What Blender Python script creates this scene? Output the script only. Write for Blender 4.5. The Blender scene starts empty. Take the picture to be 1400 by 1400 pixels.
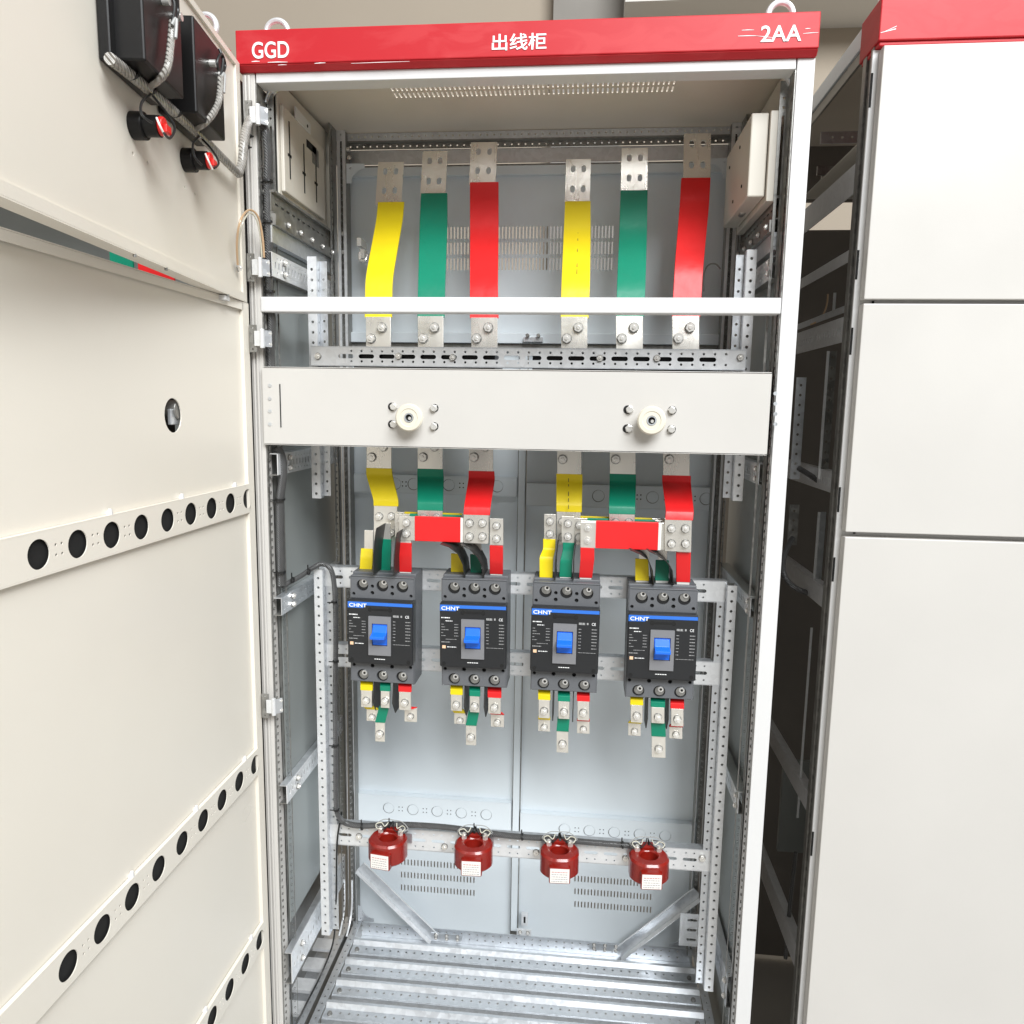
import bpy, bmesh, math, random
from mathutils import Vector as V, Matrix as M
R = math.radians
random.seed(4)
scn = bpy.context.scene
COL = scn.collection

# ------------------------------------------------------------------ camera
CAM = V((.5057, -1.1089, -.1586)); FPX = 1016.0
p_, y_, r_ = R(8.0155), R(-5.468), R(.924)
CF = V((math.sin(y_)*math.cos(p_), math.cos(y_)*math.cos(p_), -math.sin(p_)))
cr = CF.cross(V((0, 0, 1))).normalized(); cu = cr.cross(CF)
CR = cr*math.cos(r_) + cu*math.sin(r_); CU = -cr*math.sin(r_) + cu*math.cos(r_)
def ray(px, py): return CF + CR*((px-700)/FPX) - CU*((py-700)/FPX)
def at(px, py, Y):                       # point of the plane y = Y
    d = ray(px, py); return CAM + d*((Y-CAM.y)/d.y)
def atx(px, py, X):
    d = ray(px, py); return CAM + d*((X-CAM.x)/d.x)
def atz(px, py, Z):
    d = ray(px, py); return CAM + d*((Z-CAM.z)/d.z)
def zz(px, py, Y): return at(px, py, Y).z
cam = bpy.data.objects.new('camera', bpy.data.cameras.new('camera')); COL.objects.link(cam)
mw = M((CR, CU, -CF)).transposed().to_4x4(); mw.translation = CAM
cam.matrix_world = mw
cam.data.sensor_width = 36; cam.data.lens = 36*FPX/1400
cam.data.clip_start = .02; cam.data.clip_end = 100
scn.camera = cam

# ------------------------------------------------------------------ materials
MAT = {}
def nd(t, ty, **k):
    n = t.nodes.new(ty)
    for a, b in k.items(): setattr(n, a, b)
    return n
def mat(name, col, rough=.5, metal=0, bump=0, bscale=300, var=0, vscale=8, spangle=0, coat=0, streak=0, rvar=0, spec=.5):
    m = bpy.data.materials.new(name); m.use_nodes = True; t = m.node_tree
    b = t.nodes['Principled BSDF']; L = t.links.new
    b.inputs['Base Color'].default_value = (*col, 1); b.inputs['Roughness'].default_value = rough
    b.inputs['Metallic'].default_value = metal; b.inputs['Coat Weight'].default_value = coat
    b.inputs['Specular IOR Level'].default_value = spec
    tc = nd(t, 'ShaderNodeTexCoord')
    fac = None
    if var or rvar:
        n = nd(t, 'ShaderNodeTexNoise'); n.inputs['Scale'].default_value = vscale; n.inputs['Detail'].default_value = 5
        L(tc.outputs['Object'], n.inputs['Vector']); fac = n.outputs['Fac']
        if streak:
            mp = nd(t, 'ShaderNodeMapping'); mp.inputs['Scale'].default_value = (1, 1, streak)
            L(tc.outputs['Object'], mp.inputs['Vector']); L(mp.outputs['Vector'], n.inputs['Vector'])
    if spangle:
        v = nd(t, 'ShaderNodeTexVoronoi'); v.inputs['Scale'].default_value = 130
        L(tc.outputs['Object'], v.inputs['Vector'])
        s = nd(t, 'ShaderNodeSeparateColor'); L(v.outputs['Color'], s.inputs[0])
        n2 = nd(t, 'ShaderNodeTexNoise'); n2.inputs['Scale'].default_value = 9; n2.inputs['Detail'].default_value = 4
        L(tc.outputs['Object'], n2.inputs['Vector'])
        mx = nd(t, 'ShaderNodeMix'); mx.inputs[0].default_value = .55
        L(s.outputs[0], mx.inputs[2]); L(n2.outputs['Fac'], mx.inputs[3])
        fac = mx.outputs[0]; var = spangle
    if fac is not None:
        mr = nd(t, 'ShaderNodeMapRange'); mr.inputs[1].default_value = .25; mr.inputs[2].default_value = .75
        mr.inputs[3].default_value = 1-var; mr.inputs[4].default_value = 1+var*.6
        L(fac, mr.inputs[0])
        mc = nd(t, 'ShaderNodeMix', data_type='RGBA', blend_type='MULTIPLY'); mc.inputs[0].default_value = 1
        mc.inputs[6].default_value = (*col, 1); L(mr.outputs[0], mc.inputs[7]); L(mc.outputs[2], b.inputs['Base Color'])
        rv = rvar or (spangle*.5)
        if rv:
            m2 = nd(t, 'ShaderNodeMapRange'); m2.inputs[1].default_value = .25; m2.inputs[2].default_value = .75
            m2.inputs[3].default_value = max(.05, rough-rv); m2.inputs[4].default_value = min(1, rough+rv)
            L(fac, m2.inputs[0]); L(m2.outputs[0], b.inputs['Roughness'])
    if bump:
        n = nd(t, 'ShaderNodeTexNoise'); n.inputs['Scale'].default_value = bscale; n.inputs['Detail'].default_value = 2
        L(tc.outputs['Object'], n.inputs['Vector'])
        bp = nd(t, 'ShaderNodeBump'); bp.inputs['Strength'].default_value = bump; bp.inputs['Distance'].default_value = .002
        L(n.outputs['Fac'], bp.inputs['Height']); L(bp.outputs[0], b.inputs['Normal'])
    MAT[name] = m
    return m
mat('door_paint', (.77, .725, .64), .36, bump=.035, bscale=420, var=.04, vscale=3, rvar=.10)
mat('plate_paint', (.56, .54, .51), .38, bump=.03, bscale=420, var=.03, vscale=5, rvar=.10)
mat('post_paint', (.66, .655, .65), .4, bump=.06, bscale=500, var=.02, vscale=6)
mat('back_paint', (.75, .81, .85), .33, bump=.05, bscale=300, var=.05, vscale=3)
mat('side_sheet', (.36, .38, .37), .33, metal=.45, var=.14, vscale=5, rvar=.08)  # galvanised sheet standing in shade, the shade put into its colour
mat('roof_paint', (.70, .63, .54), .42, var=.08, vscale=5)
mat('zinc', (.68, .705, .735), .34, metal=.75, spangle=.09, bump=.03, bscale=900)
mat('zinc_bright', (.80, .81, .82), .36, metal=.45, spangle=.06, bump=.03, bscale=900)  # lit copy of zinc, the brightness put into the colour
mat('zinc_dark', (.30, .295, .28), .4, metal=.7, spangle=.25)  # shaded copy of zinc, shade put into the colour
mat('tin', (.86, .83, .77), .28, metal=.75, var=.10, vscale=25, streak=.25, rvar=.1, bump=.08, bscale=160)
mat('bolt_zinc', (.86, .84, .80), .24, metal=.6, var=.12, vscale=300)
def red_header():
    m = mat('header_red', (.70, .022, .03), .42, var=.0, spec=.35)
    t = m.node_tree; b = t.nodes['Principled BSDF']; L = t.links.new
    tc = nd(t, 'ShaderNodeTexCoord')
    mp = nd(t, 'ShaderNodeMapping'); mp.inputs['Scale'].default_value = (7, 7, 16); L(tc.outputs['Object'], mp.inputs[0])
    n = nd(t, 'ShaderNodeTexNoise'); n.inputs['Scale'].default_value = 1.6; n.inputs['Detail'].default_value = 5; n.inputs['Distortion'].default_value = .9
    L(mp.outputs[0], n.inputs[0])
    cr_ = nd(t, 'ShaderNodeValToRGB'); cr_.color_ramp.elements[0].position = .50; cr_.color_ramp.elements[1].position = .60
    cr_.color_ramp.elements[0].color = (.49, .018, .025, 1); cr_.color_ramp.elements[1].color = (.52, .032, .038, 1)
    L(n.outputs[0], cr_.inputs[0]); L(cr_.outputs[0], b.inputs['Base Color'])
    mr = nd(t, 'ShaderNodeMapRange'); mr.inputs[3].default_value = .36; mr.inputs[4].default_value = .52
    L(n.outputs[0], mr.inputs[0]); L(mr.outputs[0], b.inputs['Roughness'])
red_header()
mat('sleeve_yellow', (.80, .62, .005), .42, var=.07, vscale=18, bump=.35, bscale=45)
mat('sleeve_green', (.0, .215, .125), .42, var=.08, vscale=18, bump=.35, bscale=45)
mat('sleeve_red', (.74, .014, .016), .40, var=.07, vscale=18, bump=.35, bscale=45)
mat('white_ink', (.88, .88, .88), .5)
mat('tape_white', (.8, .78, .74), .5)
mat('black_ink', (.02, .02, .02), .6)
mat('black_plastic', (.008, .0075, .0075), .34, spec=.25)
mat('barrier', (.022, .021, .02), .5)
mat('cover_black', (.016, .017, .019), .36, bump=.05, bscale=1500)
mat('body_grey', (.12, .125, .135), .45, bump=.15, bscale=1500)
mat('bezel_grey', (.20, .20, .21), .4)
mat('hole_dark', (.006, .006, .006), .8)  # near-black fill, shade of holes and recesses put into the colour
mat('blue_band', (.03, .16, .62), .3)
mat('toggle_blue', (.012, .15, .80), .33)
mat('ink_grey', (.34, .34, .34), .6)
mat('label_orange', (.85, .55, .35), .5)
mat('ct_red', (.25, .012, .007), .25, var=.15, vscale=40, coat=.3)
mat('label_white', (.82, .78, .74), .5)
mat('label_ink', (.5, .2, .2), .6)
mat('insulator', (.70, .655, .55), .3, var=.04, vscale=40)
mat('conduit', (.10, .10, .10), .35, var=.2, vscale=60, coat=.3)
mat('clear_spiral', (.38, .36, .33), .25, var=.35, vscale=120, coat=.5)
mat('cable_black', (.012, .012, .012), .4)
mat('cable_grey', (.35, .35, .34), .4)
mat('cable_tan', (.55, .37, .22), .3, coat=.3)
mat('cable_clear', (.62, .60, .50), .25, coat=.4)
mat('device_beige', (.60, .56, .49), .42, var=.04, vscale=15)
mat('wall', (.40, .34, .27), .9, var=.06, vscale=1.2)
mat('wall_grey', (.28, .26, .235), .9, var=.15, vscale=4)
mat('beam', (.68, .66, .62), .85)
mat('floor', (.36, .34, .31), .7, var=.12, vscale=3)
mat('dark_inside', (.20, .18, .16), .6, var=.2, vscale=5)  # panels in and beside the right cabinet, shade put into the colour
mat('indicator_red', (.75, .02, .015), .35)
def conduit_mat(m, pitch=260):
    t = m.node_tree; b = t.nodes['Principled BSDF']
    tc = nd(t, 'ShaderNodeTexCoord'); w = nd(t, 'ShaderNodeTexWave'); w.wave_type = 'BANDS'; w.bands_direction = 'DIAGONAL'
    w.inputs['Scale'].default_value = pitch/3; w.inputs['Distortion'].default_value = .5
    t.links.new(tc.outputs['Object'], w.inputs[0])
    bp = nd(t, 'ShaderNodeBump'); bp.inputs['Strength'].default_value = .8; bp.inputs['Distance'].default_value = .002
    t.links.new(w.outputs['Fac'], bp.inputs['Height']); t.links.new(bp.outputs[0], b.inputs['Normal'])
conduit_mat(MAT['conduit'], 500); conduit_mat(MAT['clear_spiral'], 300)

# ------------------------------------------------------------------ mesh builder
_pc = {}
def holes_mesh(outline, holes, thick):
    cu_ = bpy.data.curves.new('tmp', 'CURVE'); cu_.dimensions = '2D'; cu_.fill_mode = 'BOTH'; cu_.extrude = thick/2
    for loop in [outline]+holes:
        s = cu_.splines.new('POLY'); s.points.add(len(loop)-1); s.use_cyclic_u = True
        for i, (a, b) in enumerate(loop): s.points[i].co = (a, b, 0, 1)
    o = bpy.data.objects.new('tmp', cu_); COL.objects.link(o)
    dg = bpy.context.evaluated_depsgraph_get(); me = bpy.data.meshes.new_from_object(o.evaluated_get(dg))
    vs = [v.co.copy() for v in me.vertices]; fs = [tuple(p.vertices) for p in me.polygons]
    bpy.data.objects.remove(o); bpy.data.curves.remove(cu_); bpy.data.meshes.remove(me)
    return vs, fs
def circ(cx, cy, r, n=10): return [(cx+r*math.cos(2*math.pi*i/n), cy+r*math.sin(2*math.pi*i/n)) for i in range(n)]
def slot(cx, cy, l, w, n=5, vert=False):         # stadium, length l, width w
    r = w/2; a = max(l/2-r, 0); pts = []
    for i in range(n+1): t = -math.pi/2+math.pi*i/n; pts.append((a+r*math.cos(t), r*math.sin(t)))
    for i in range(n+1): t = math.pi/2+math.pi*i/n; pts.append((-a+r*math.cos(t), r*math.sin(t)))
    if vert: pts = [(-q, p) for p, q in pts]
    return [(cx+p, cy+q) for p, q in pts]
def rect(x0, y0, x1, y1): return [(x0, y0), (x1, y0), (x1, y1), (x0, y1)]

class MB:
    def __init__(s): s.v = []; s.f = []; s.m = []; s.mats = []
    def mi(s, m):
        if m not in s.mats: s.mats.append(m)
        return s.mats.index(m)
    def add(s, vs, fs, m):
        k = len(s.v); s.v += [V(q) for q in vs]; i = s.mi(m)
        for f in fs: s.f.append(tuple(k+j for j in f)); s.m.append(i)
        return s
    def box(s, a, b, m):
        x0, x1 = sorted((a[0], b[0])); y0, y1 = sorted((a[1], b[1])); z0, z1 = sorted((a[2], b[2]))
        vs = [(x0,y0,z0),(x1,y0,z0),(x1,y1,z0),(x0,y1,z0),(x0,y0,z1),(x1,y0,z1),(x1,y1,z1),(x0,y1,z1)]
        return s.add(vs, [(0,3,2,1),(4,5,6,7),(0,1,5,4),(1,2,6,5),(2,3,7,6),(3,0,4,7)], m)
    def obox(s, O, U, W, N, m):                     # oriented box from corner O with full edge vectors
        O, U, W, N = map(V, (O, U, W, N))
        vs = [O, O+U, O+U+W, O+W, O+N, O+U+N, O+U+W+N, O+W+N]
        return s.add(vs, [(0,3,2,1),(4,5,6,7),(0,1,5,4),(1,2,6,5),(2,3,7,6),(3,0,4,7)], m)
    def plate(s, O, U, W, outline, holes, th, m):   # 2D shape in frame O,U,W ; thickness centred
        O, U, W = V(O), V(U).normalized(), V(W).normalized(); N = U.cross(W)
        vs, fs = holes_mesh(outline, holes, th)
        return s.add([O+U*q.x+W*q.y+N*q.z for q in vs], fs, m)
    def prism(s, pts, N, m):                        # polygon pts (3D, planar) extruded by N
        n = len(pts); pts = [V(q) for q in pts]; N = V(N)
        vs = pts+[q+N for q in pts]
        fs = [tuple(range(n))[::-1], tuple(range(n, 2*n))]+[(i, (i+1) % n, n+(i+1) % n, n+i) for i in range(n)]
        return s.add(vs, fs, m)
    def cyl(s, a, b, r, m, n=20, r2=None):
        a, b = V(a), V(b); d = (b-a).normalized(); u = d.orthogonal().normalized(); w = d.cross(u); r2 = r if r2 is None else r2
        vs = [a+(u*math.cos(2*math.pi*i/n)+w*math.sin(2*math.pi*i/n))*r for i in range(n)]
        vs += [b+(u*math.cos(2*math.pi*i/n)+w*math.sin(2*math.pi*i/n))*r2 for i in range(n)]
        fs = [tuple(range(n))[::-1], tuple(range(n, 2*n))]+[(i, (i+1) % n, n+(i+1) % n, n+i) for i in range(n)]
        return s.add(vs, fs, m)
    def ringdisc(s, a, d, r0, r1, h, m, n=24):       # washer from a along d
        a, d = V(a), V(d).normalized(); u = d.orthogonal().normalized(); w = d.cross(u)
        vs = []
        for rr, hh in ((r0, 0), (r1, 0), (r1, h), (r0, h)):
            vs += [a+d*hh+(u*math.cos(2*math.pi*i/n)+w*math.sin(2*math.pi*i/n))*rr for i in range(n)]
        fs = []
        for k in range(4):
            for i in range(n): fs.append((k*n+i, k*n+(i+1) % n, ((k+1) % 4)*n+(i+1) % n, ((k+1) % 4)*n+i))
        return s.add(vs, fs, m)
    def tube(s, pts, r, m, n=10, sub=6):
        P = [V(q) for q in pts]
        if len(P) > 2 and sub > 1:
            Q = []
            for i in range(len(P)-1):
                p0, p1, p2, p3 = P[max(i-1, 0)], P[i], P[i+1], P[min(i+2, len(P)-1)]
                for k in range(sub):
                    t = k/sub
                    Q.append(.5*((2*p1)+(p2-p0)*t+(2*p0-5*p1+4*p2-p3)*t*t+(3*p1-p0-3*p2+p3)*t**3))
            P = Q+[P[-1]]
        u = None; vs = []
        for i, q in enumerate(P):
            d = (P[min(i+1, len(P)-1)]-P[max(i-1, 0)]).normalized()
            u = d.orthogonal().normalized() if u is None else (u-d*u.dot(d)).normalized()
            w = d.cross(u)
            vs += [q+(u*math.cos(2*math.pi*k/n)+w*math.sin(2*math.pi*k/n))*r for k in range(n)]
        fs = [(i*n+k, i*n+(k+1) % n, (i+1)*n+(k+1) % n, (i+1)*n+k) for i in range(len(P)-1) for k in range(n)]
        fs += [tuple(range(n))[::-1], tuple(range((len(P)-1)*n, len(P)*n))]
        return s.add(vs, fs, m)
    def hexbolt(s, a, d, r, m='bolt_zinc', rot=.3):
        a, d = V(a), V(d).normalized()
        s.cyl(a, a+d*.0012, r*1.32, 'zinc_dark', 20)  # dark washer, paints the shaded outline around the bolt head
        u = d.orthogonal().normalized(); w = d.cross(u); h = r*.75
        lo = [a+d*.0012+(u*math.cos(rot+i*math.pi/3)+w*math.sin(rot+i*math.pi/3))*r*1.16 for i in range(6)]
        s.prism(lo, d*h, m)
        s.cyl(a+d*(.0012+h), a+d*(.0012+h+r*.35), r*.52, m, 10, r*.42)
        return s
    def text(s, body, O, U, W, h, m, sx=1, depth=.0003, align='LEFT', bold=0):
        c = bpy.data.curves.new('tmp', 'FONT'); c.body = body; c.size = 1; c.extrude = .001; c.align_x = align; c.offset = bold
        o = bpy.data.objects.new('tmp', c); COL.objects.link(o)
        dg = bpy.context.evaluated_depsgraph_get(); me = bpy.data.meshes.new_from_object(o.evaluated_get(dg))
        ys = [v.co.y for v in me.vertices]
        k = h/max(max(ys)-min(ys), .01); y0 = min(ys)
        O, U, W = V(O), V(U).normalized(), V(W).normalized(); N = U.cross(W)
        s.add([O+U*v.co.x*k*sx+W*(v.co.y-y0)*k+N*(v.co.z/.001*depth) for v in me.vertices], [tuple(p.vertices) for p in me.polygons], m)
        wd = (max(v.co.x for v in me.vertices)-min(v.co.x for v in me.vertices))*k*sx
        bpy.data.objects.remove(o); bpy.data.curves.remove(c); bpy.data.meshes.remove(me)
        return wd
    def build(s, name, parent=None, bevel=0, smooth=False, label=None, seg=2):
        me = bpy.data.meshes.new(name); me.from_pydata([tuple(q) for q in s.v], [], s.f)
        for mm in s.mats: me.materials.append(MAT[mm])
        for p, i in zip(me.polygons, s.m): p.material_index = i
        bm = bmesh.new(); bm.from_mesh(me); bmesh.ops.recalc_face_normals(bm, faces=bm.faces); bm.to_mesh(me); bm.free()
        if smooth:
            for p in me.polygons: p.use_smooth = True
            try: me.set_sharp_from_angle(angle=R(35))
            except Exception: pass
        o = bpy.data.objects.new(name, me); COL.objects.link(o)
        if parent is not None:
            o.parent = parent
            if parent.type == 'EMPTY' and not parent.get('_local'): o.matrix_parent_inverse = M.Translation(-parent.location)
        if bevel:
            b = o.modifiers.new('bevel', 'BEVEL'); b.width = bevel; b.segments = seg; b.limit_method = 'ANGLE'; b.angle_limit = R(40)
            b.harden_normals = False
        if label: o['label'] = label
        return o
def tag(o, label, cat, group=None, kind=None):
    o['label'] = label; o['category'] = cat
    if group: o['group'] = group
    if kind: o['kind'] = kind
    return o
def thing(name, loc, label, cat, group=None, local=False):
    o = bpy.data.objects.new(name, None); COL.objects.link(o); o.location = loc; o.empty_display_size = .02
    if local: o['_local'] = 1
    return tag(o, label, cat, group)
X, Y, Z = V((1, 0, 0)), V((0, 1, 0)), V((0, 0, 1))

def perf_holes(L, H, rows, pitch, r, start=.01):
    hs = []
    n = int((L-2*start)/pitch)
    for i in range(n+1):
        for z in rows: hs.append(circ(start+i*pitch, z, r, 8))
    return hs
def perf_bar(mb, O, U, W, L, H, m, rows, pitch=.0125, r=.0022, th=.0015, start=.008, extra=()):
    mb.plate(O, U, W, rect(0, 0, L, H), perf_holes(L, H, rows, pitch, r, start)+list(extra), th, m)

# =================================================================== SETTING
def struct(name, mb, label, cat):
    o = mb.build(name); tag(o, label, cat, kind='structure'); return o
mb = MB(); mb.box((-12, -12, -1.47), (12, 12, -1.45), 'floor'); struct('floor', mb, 'grey concrete workshop floor below the cabinets', 'floor')
mb = MB(); mb.box((-6, 2.2, -1.45), (6, 2.3, 3.2), 'wall'); w = struct('wall', mb, 'plain beige wall behind the red header of the cabinet', 'wall')
# beam and pillar on the wall
mb = MB()
a = at(757, 30, 2.16); b = at(853, 0, 2.16)
mb.box((a.x, 2.12, -1.45), (b.x, 2.2, 2.2), 'wall_grey'); mb.build('pillar_strip').name = 'wall_pier'
o = bpy.data.objects['wall_pier']; tag(o, 'grey brown wall pier with dark specks above the centre of the red header', 'pier', kind='structure')
mb = MB(); a = at(854, 12, 2.0); mb.prism([(a.x, 1.95, a.z), (6, 1.95, a.z), (6, 1.95, 3.1), (a.x, 1.95, 3.1)], (0, .25, 0), 'beam')
struct('ceiling_beam', mb, 'pale beam running along the top of the wall, upper right', 'beam')

# =================================================================== MAIN CABINET
cab = thing('switchgear_cabinet', (.4, .15, -1.40), 'open white power distribution cabinet with red header reading GGD and 2AA, breakers inside', 'cabinet')
# ---- header
ZH0, ZH1 = .3145, .366
mb = MB(); yF = -.012
mb.box((-.006, yF, ZH0+.006), (.800, .06, ZH1), 'header_red')
mb.prism([(-.006, yF, ZH0+.0055), (-.006, -.004, ZH0-.001), (-.006, .05, ZH0-.001), (-.006, .05, ZH0+.0055)], (.806, 0, 0), 'header_red')
hd = mb.build('header_panel', cab, bevel=.0015)
def htext(s, pxl, py_b, pxr, py_t, name):
    a = at(pxl, py_b, yF-.0006); b = at(pxr, py_t, yF-.0006)
    mb = MB(); c = MB(); wd = c.text(s, a, X, Z, abs(b.z-a.z), 'white_ink', bold=.012)
    mb.text(s, a, X, Z, abs(b.z-a.z), 'white_ink', sx=(b.x-a.x)/wd, bold=.012)
    return mb.build(name, hd)
htext('GGD', 344, 80.5, 394, 56, 'lettering')
htext('出线柜', 670, 69.5, 745, 44.5, 'lettering')
htext('2AA', 1039, 57.5, 1096, 33.5, 'lettering')
mb = MB()                                            # scuffs and scratches on the paint
for (x0, y0, x1, y1, w) in [(1014, 41.5, 1031, 41, .0008), (1009, 49.5, 1036, 49, .0009), (1034, 49, 1060, 52, .0006), (1098, 46, 1119, 44.5, .0007), (1101, 39.5, 1108, 39, .0008), (344, 84.5, 355, 84, .0012), (366, 85.5, 393, 85, .0011), (430, 87, 445, 86, .001), (480, 86.8, 560, 84, .0006), (380, 89, 392, 88.6, .0007)]:
    a = at(x0, y0, yF-.0004); b = at(x1, y1, yF-.0004); d = (b-a)
    mb.prism([a, b, b+Z*w*.4, a+d*.5+Z*w, a+Z*w*.5], (0, .0002, 0), 'white_ink')
mb.build('paint_scratches', hd)
# ---- lifting eyes
def eye(px, py, parent, Yd=.03, r=.0165):
    c = at(px, py, Yd); mb = MB()
    pts = [c+V((r*math.cos(t), 0, r*math.sin(t))) for t in [math.pi*2*i/16-math.pi/2 for i in range(17)]]
    mb.tube(pts, .0042, 'zinc_bright', 10, 2); mb.cyl(c-Z*.035, c-Z*r, .007, 'zinc_bright', 12)
    mb.build('lifting_eye', parent, smooth=True)
eye(379, 45, cab); eye(1067, 21, cab)
# ---- white front frame
mb = MB(); mb.box((.0175, 0, .3), (.775, .03, .3135), 'post_paint'); mb.build('top_rail', cab, bevel=.001)
mb = MB(); mb.box((.7765, 0, -1.44), (.8, .03, .3135), 'post_paint'); mb.box((.7765, .03, -1.44), (.7785, .05, .31), 'post_paint')
mb.build('front_post', cab, bevel=.001)
mb = MB(); mb.box((-.003, 0, -1.44), (.0155, .03, .3135), 'plate_paint')
for xx in (.001, .0065): mb.box((xx, -.0035, -1.44), (xx+.003, 0, .31), 'plate_paint')
mb.build('front_post', cab, bevel=.0008)
# inner galvanised legs of the front posts (perforated)
for sx, x0 in ((1, .0165), (-1, .7755)):
    mb = MB()
    perf_bar(mb, (x0, .004, -1.44), Y, Z, .03, 1.73, 'zinc_dark', (0,), th=.0012, start=9)
    mb.v.clear(); mb.f.clear(); mb.m.clear()
    hs = [circ(.010, .02+i*.0125, .0022, 8) for i in range(136)]
    mb.plate((x0, .002, -1.43), Y, Z, rect(0, 0, .034, 1.73), hs, .0014, 'zinc_dark')
    hs = [circ(.006, .02+i*.0125, .0019, 8) for i in range(136)]
    xa = x0 if sx > 0 else x0-.011
    mb.plate((xa, .037, -1.43), X, Z, rect(0, 0, .011, 1.73), hs, .0014, 'zinc_dark')
    mb.build('inner_post', cab)
# ---- crossbar
mb = MB(); a = at(359, 408, -.002); b = at(1072, 427.5, -.002)
mb.box((.0145, -.002, -.0225), (.7755, .02, 0), 'post_paint'); mb.build('crossbar', cab, bevel=.0022, seg=3)
# ---- roof with vents
mb = MB(); hs = []
for i in range(58):
    for k in range(3):
        hs.append(slot(.187+i*.0077, .092+k*.026, .019, .0028, 3, vert=True))
mb.plate((0, 0, .336), X, Y, rect(.0, .0, .8, .36), hs, .0015, 'roof_paint')
mb.build('roof_panel', cab)
# ---- side panels
for x0, nm in ((.018, 'l'), (.785, 'r')):
    mb = MB()
    mb.box((x0, .035, -1.055 if nm == 'l' else -1.40), (x0+.0015, .34, .335), 'side_sheet')
    if nm == 'r': mb.box((.7975, .0505, -1.42), (.799, .56, .31), 'dark_inside')  # added dark filler sheet, paints the gap as shaded
    mb.build('side_panel', cab)
# beige lining of the right wall, upper part
mb = MB(); mb.box((.7795, .055, .12), (.782, .31, .33), 'device_beige'); mb.build('wall_lining', cab)
# ---- rear structure
YB = .30
mb = MB()
hs = perf_holes(.745, 0, (.0065,), .0125, .0018, .012)
mb.plate((.028, YB, .3205), X, Z, rect(0, 0, .745, .0125), hs, .0015, 'zinc')
mb.box((.028, YB, .3185), (.773, YB+.02, .3203), 'zinc_dark')  # underside in the shaded zinc, shade put into the colour
mb.plate((.028, YB+.012, .309), X, Z, rect(0, 0, .745, .0095), perf_holes(.745, 0, (.005,), .0125, .0016, .018), .0012, 'zinc_dark')
mb.box((.028, YB+.016, .284), (.773, YB+.018, .309), 'zinc')
mb.build('rear_top_rail', cab)
mb = MB()
def zr(py, px=700, Yd=YB): return zz(px, py, Yd)
mb.box((.045, YB+.012, zr(236)), (.755, YB+.026, zr(223)), 'back_paint')
mb.box((.045, YB+.022, zr(223)+.0003), (.755, YB+.024, .284), 'zinc_dark')
# mid rail of the rear door
z0, z1 = zr(469, 700), zr(455, 700)
mb.box((.045, YB+.005, z0), (.755, YB+.02, z1), 'back_paint')
mb.box((.045, YB+.012, z0-.012), (.755, YB+.022, z0-.0004), 'zinc_dark')
mb.build('rear_door_frame', cab, bevel=.001)
mb = MB()                                               # latch on mid rail
c = at(729, 463, YB); mb.box((c.x-.018, YB-.004, c.z-.006), (c.x+.018, YB+.0045, c.z+.003), 'zinc')
for s in (-1, 1): mb.cyl((c.x+s*.010, YB-.012, c.z+.005), (c.x+s*.010, YB+.0, c.z+.005), .0035, 'zinc_dark', 10)
mb.build('rear_latch', cab, bevel=.0005)
# upper back panel
hs = []
for row in range(3):
    for i in range(49):
        a = at(612+i*4.7, 318, YB+.024); a.z = at(720, 318+row*21.5, YB+.024).z; hs.append(slot(a.x, a.z, .0225, .0026, 3, vert=True))
ztop = zr(236); zb = zr(455)
mb = MB(); mb.plate((0, YB+.024, 0), X, Z, rect(.04, zb, .76, ztop), hs, .0014, 'back_paint'); mb.build('back_panel', cab)
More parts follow.
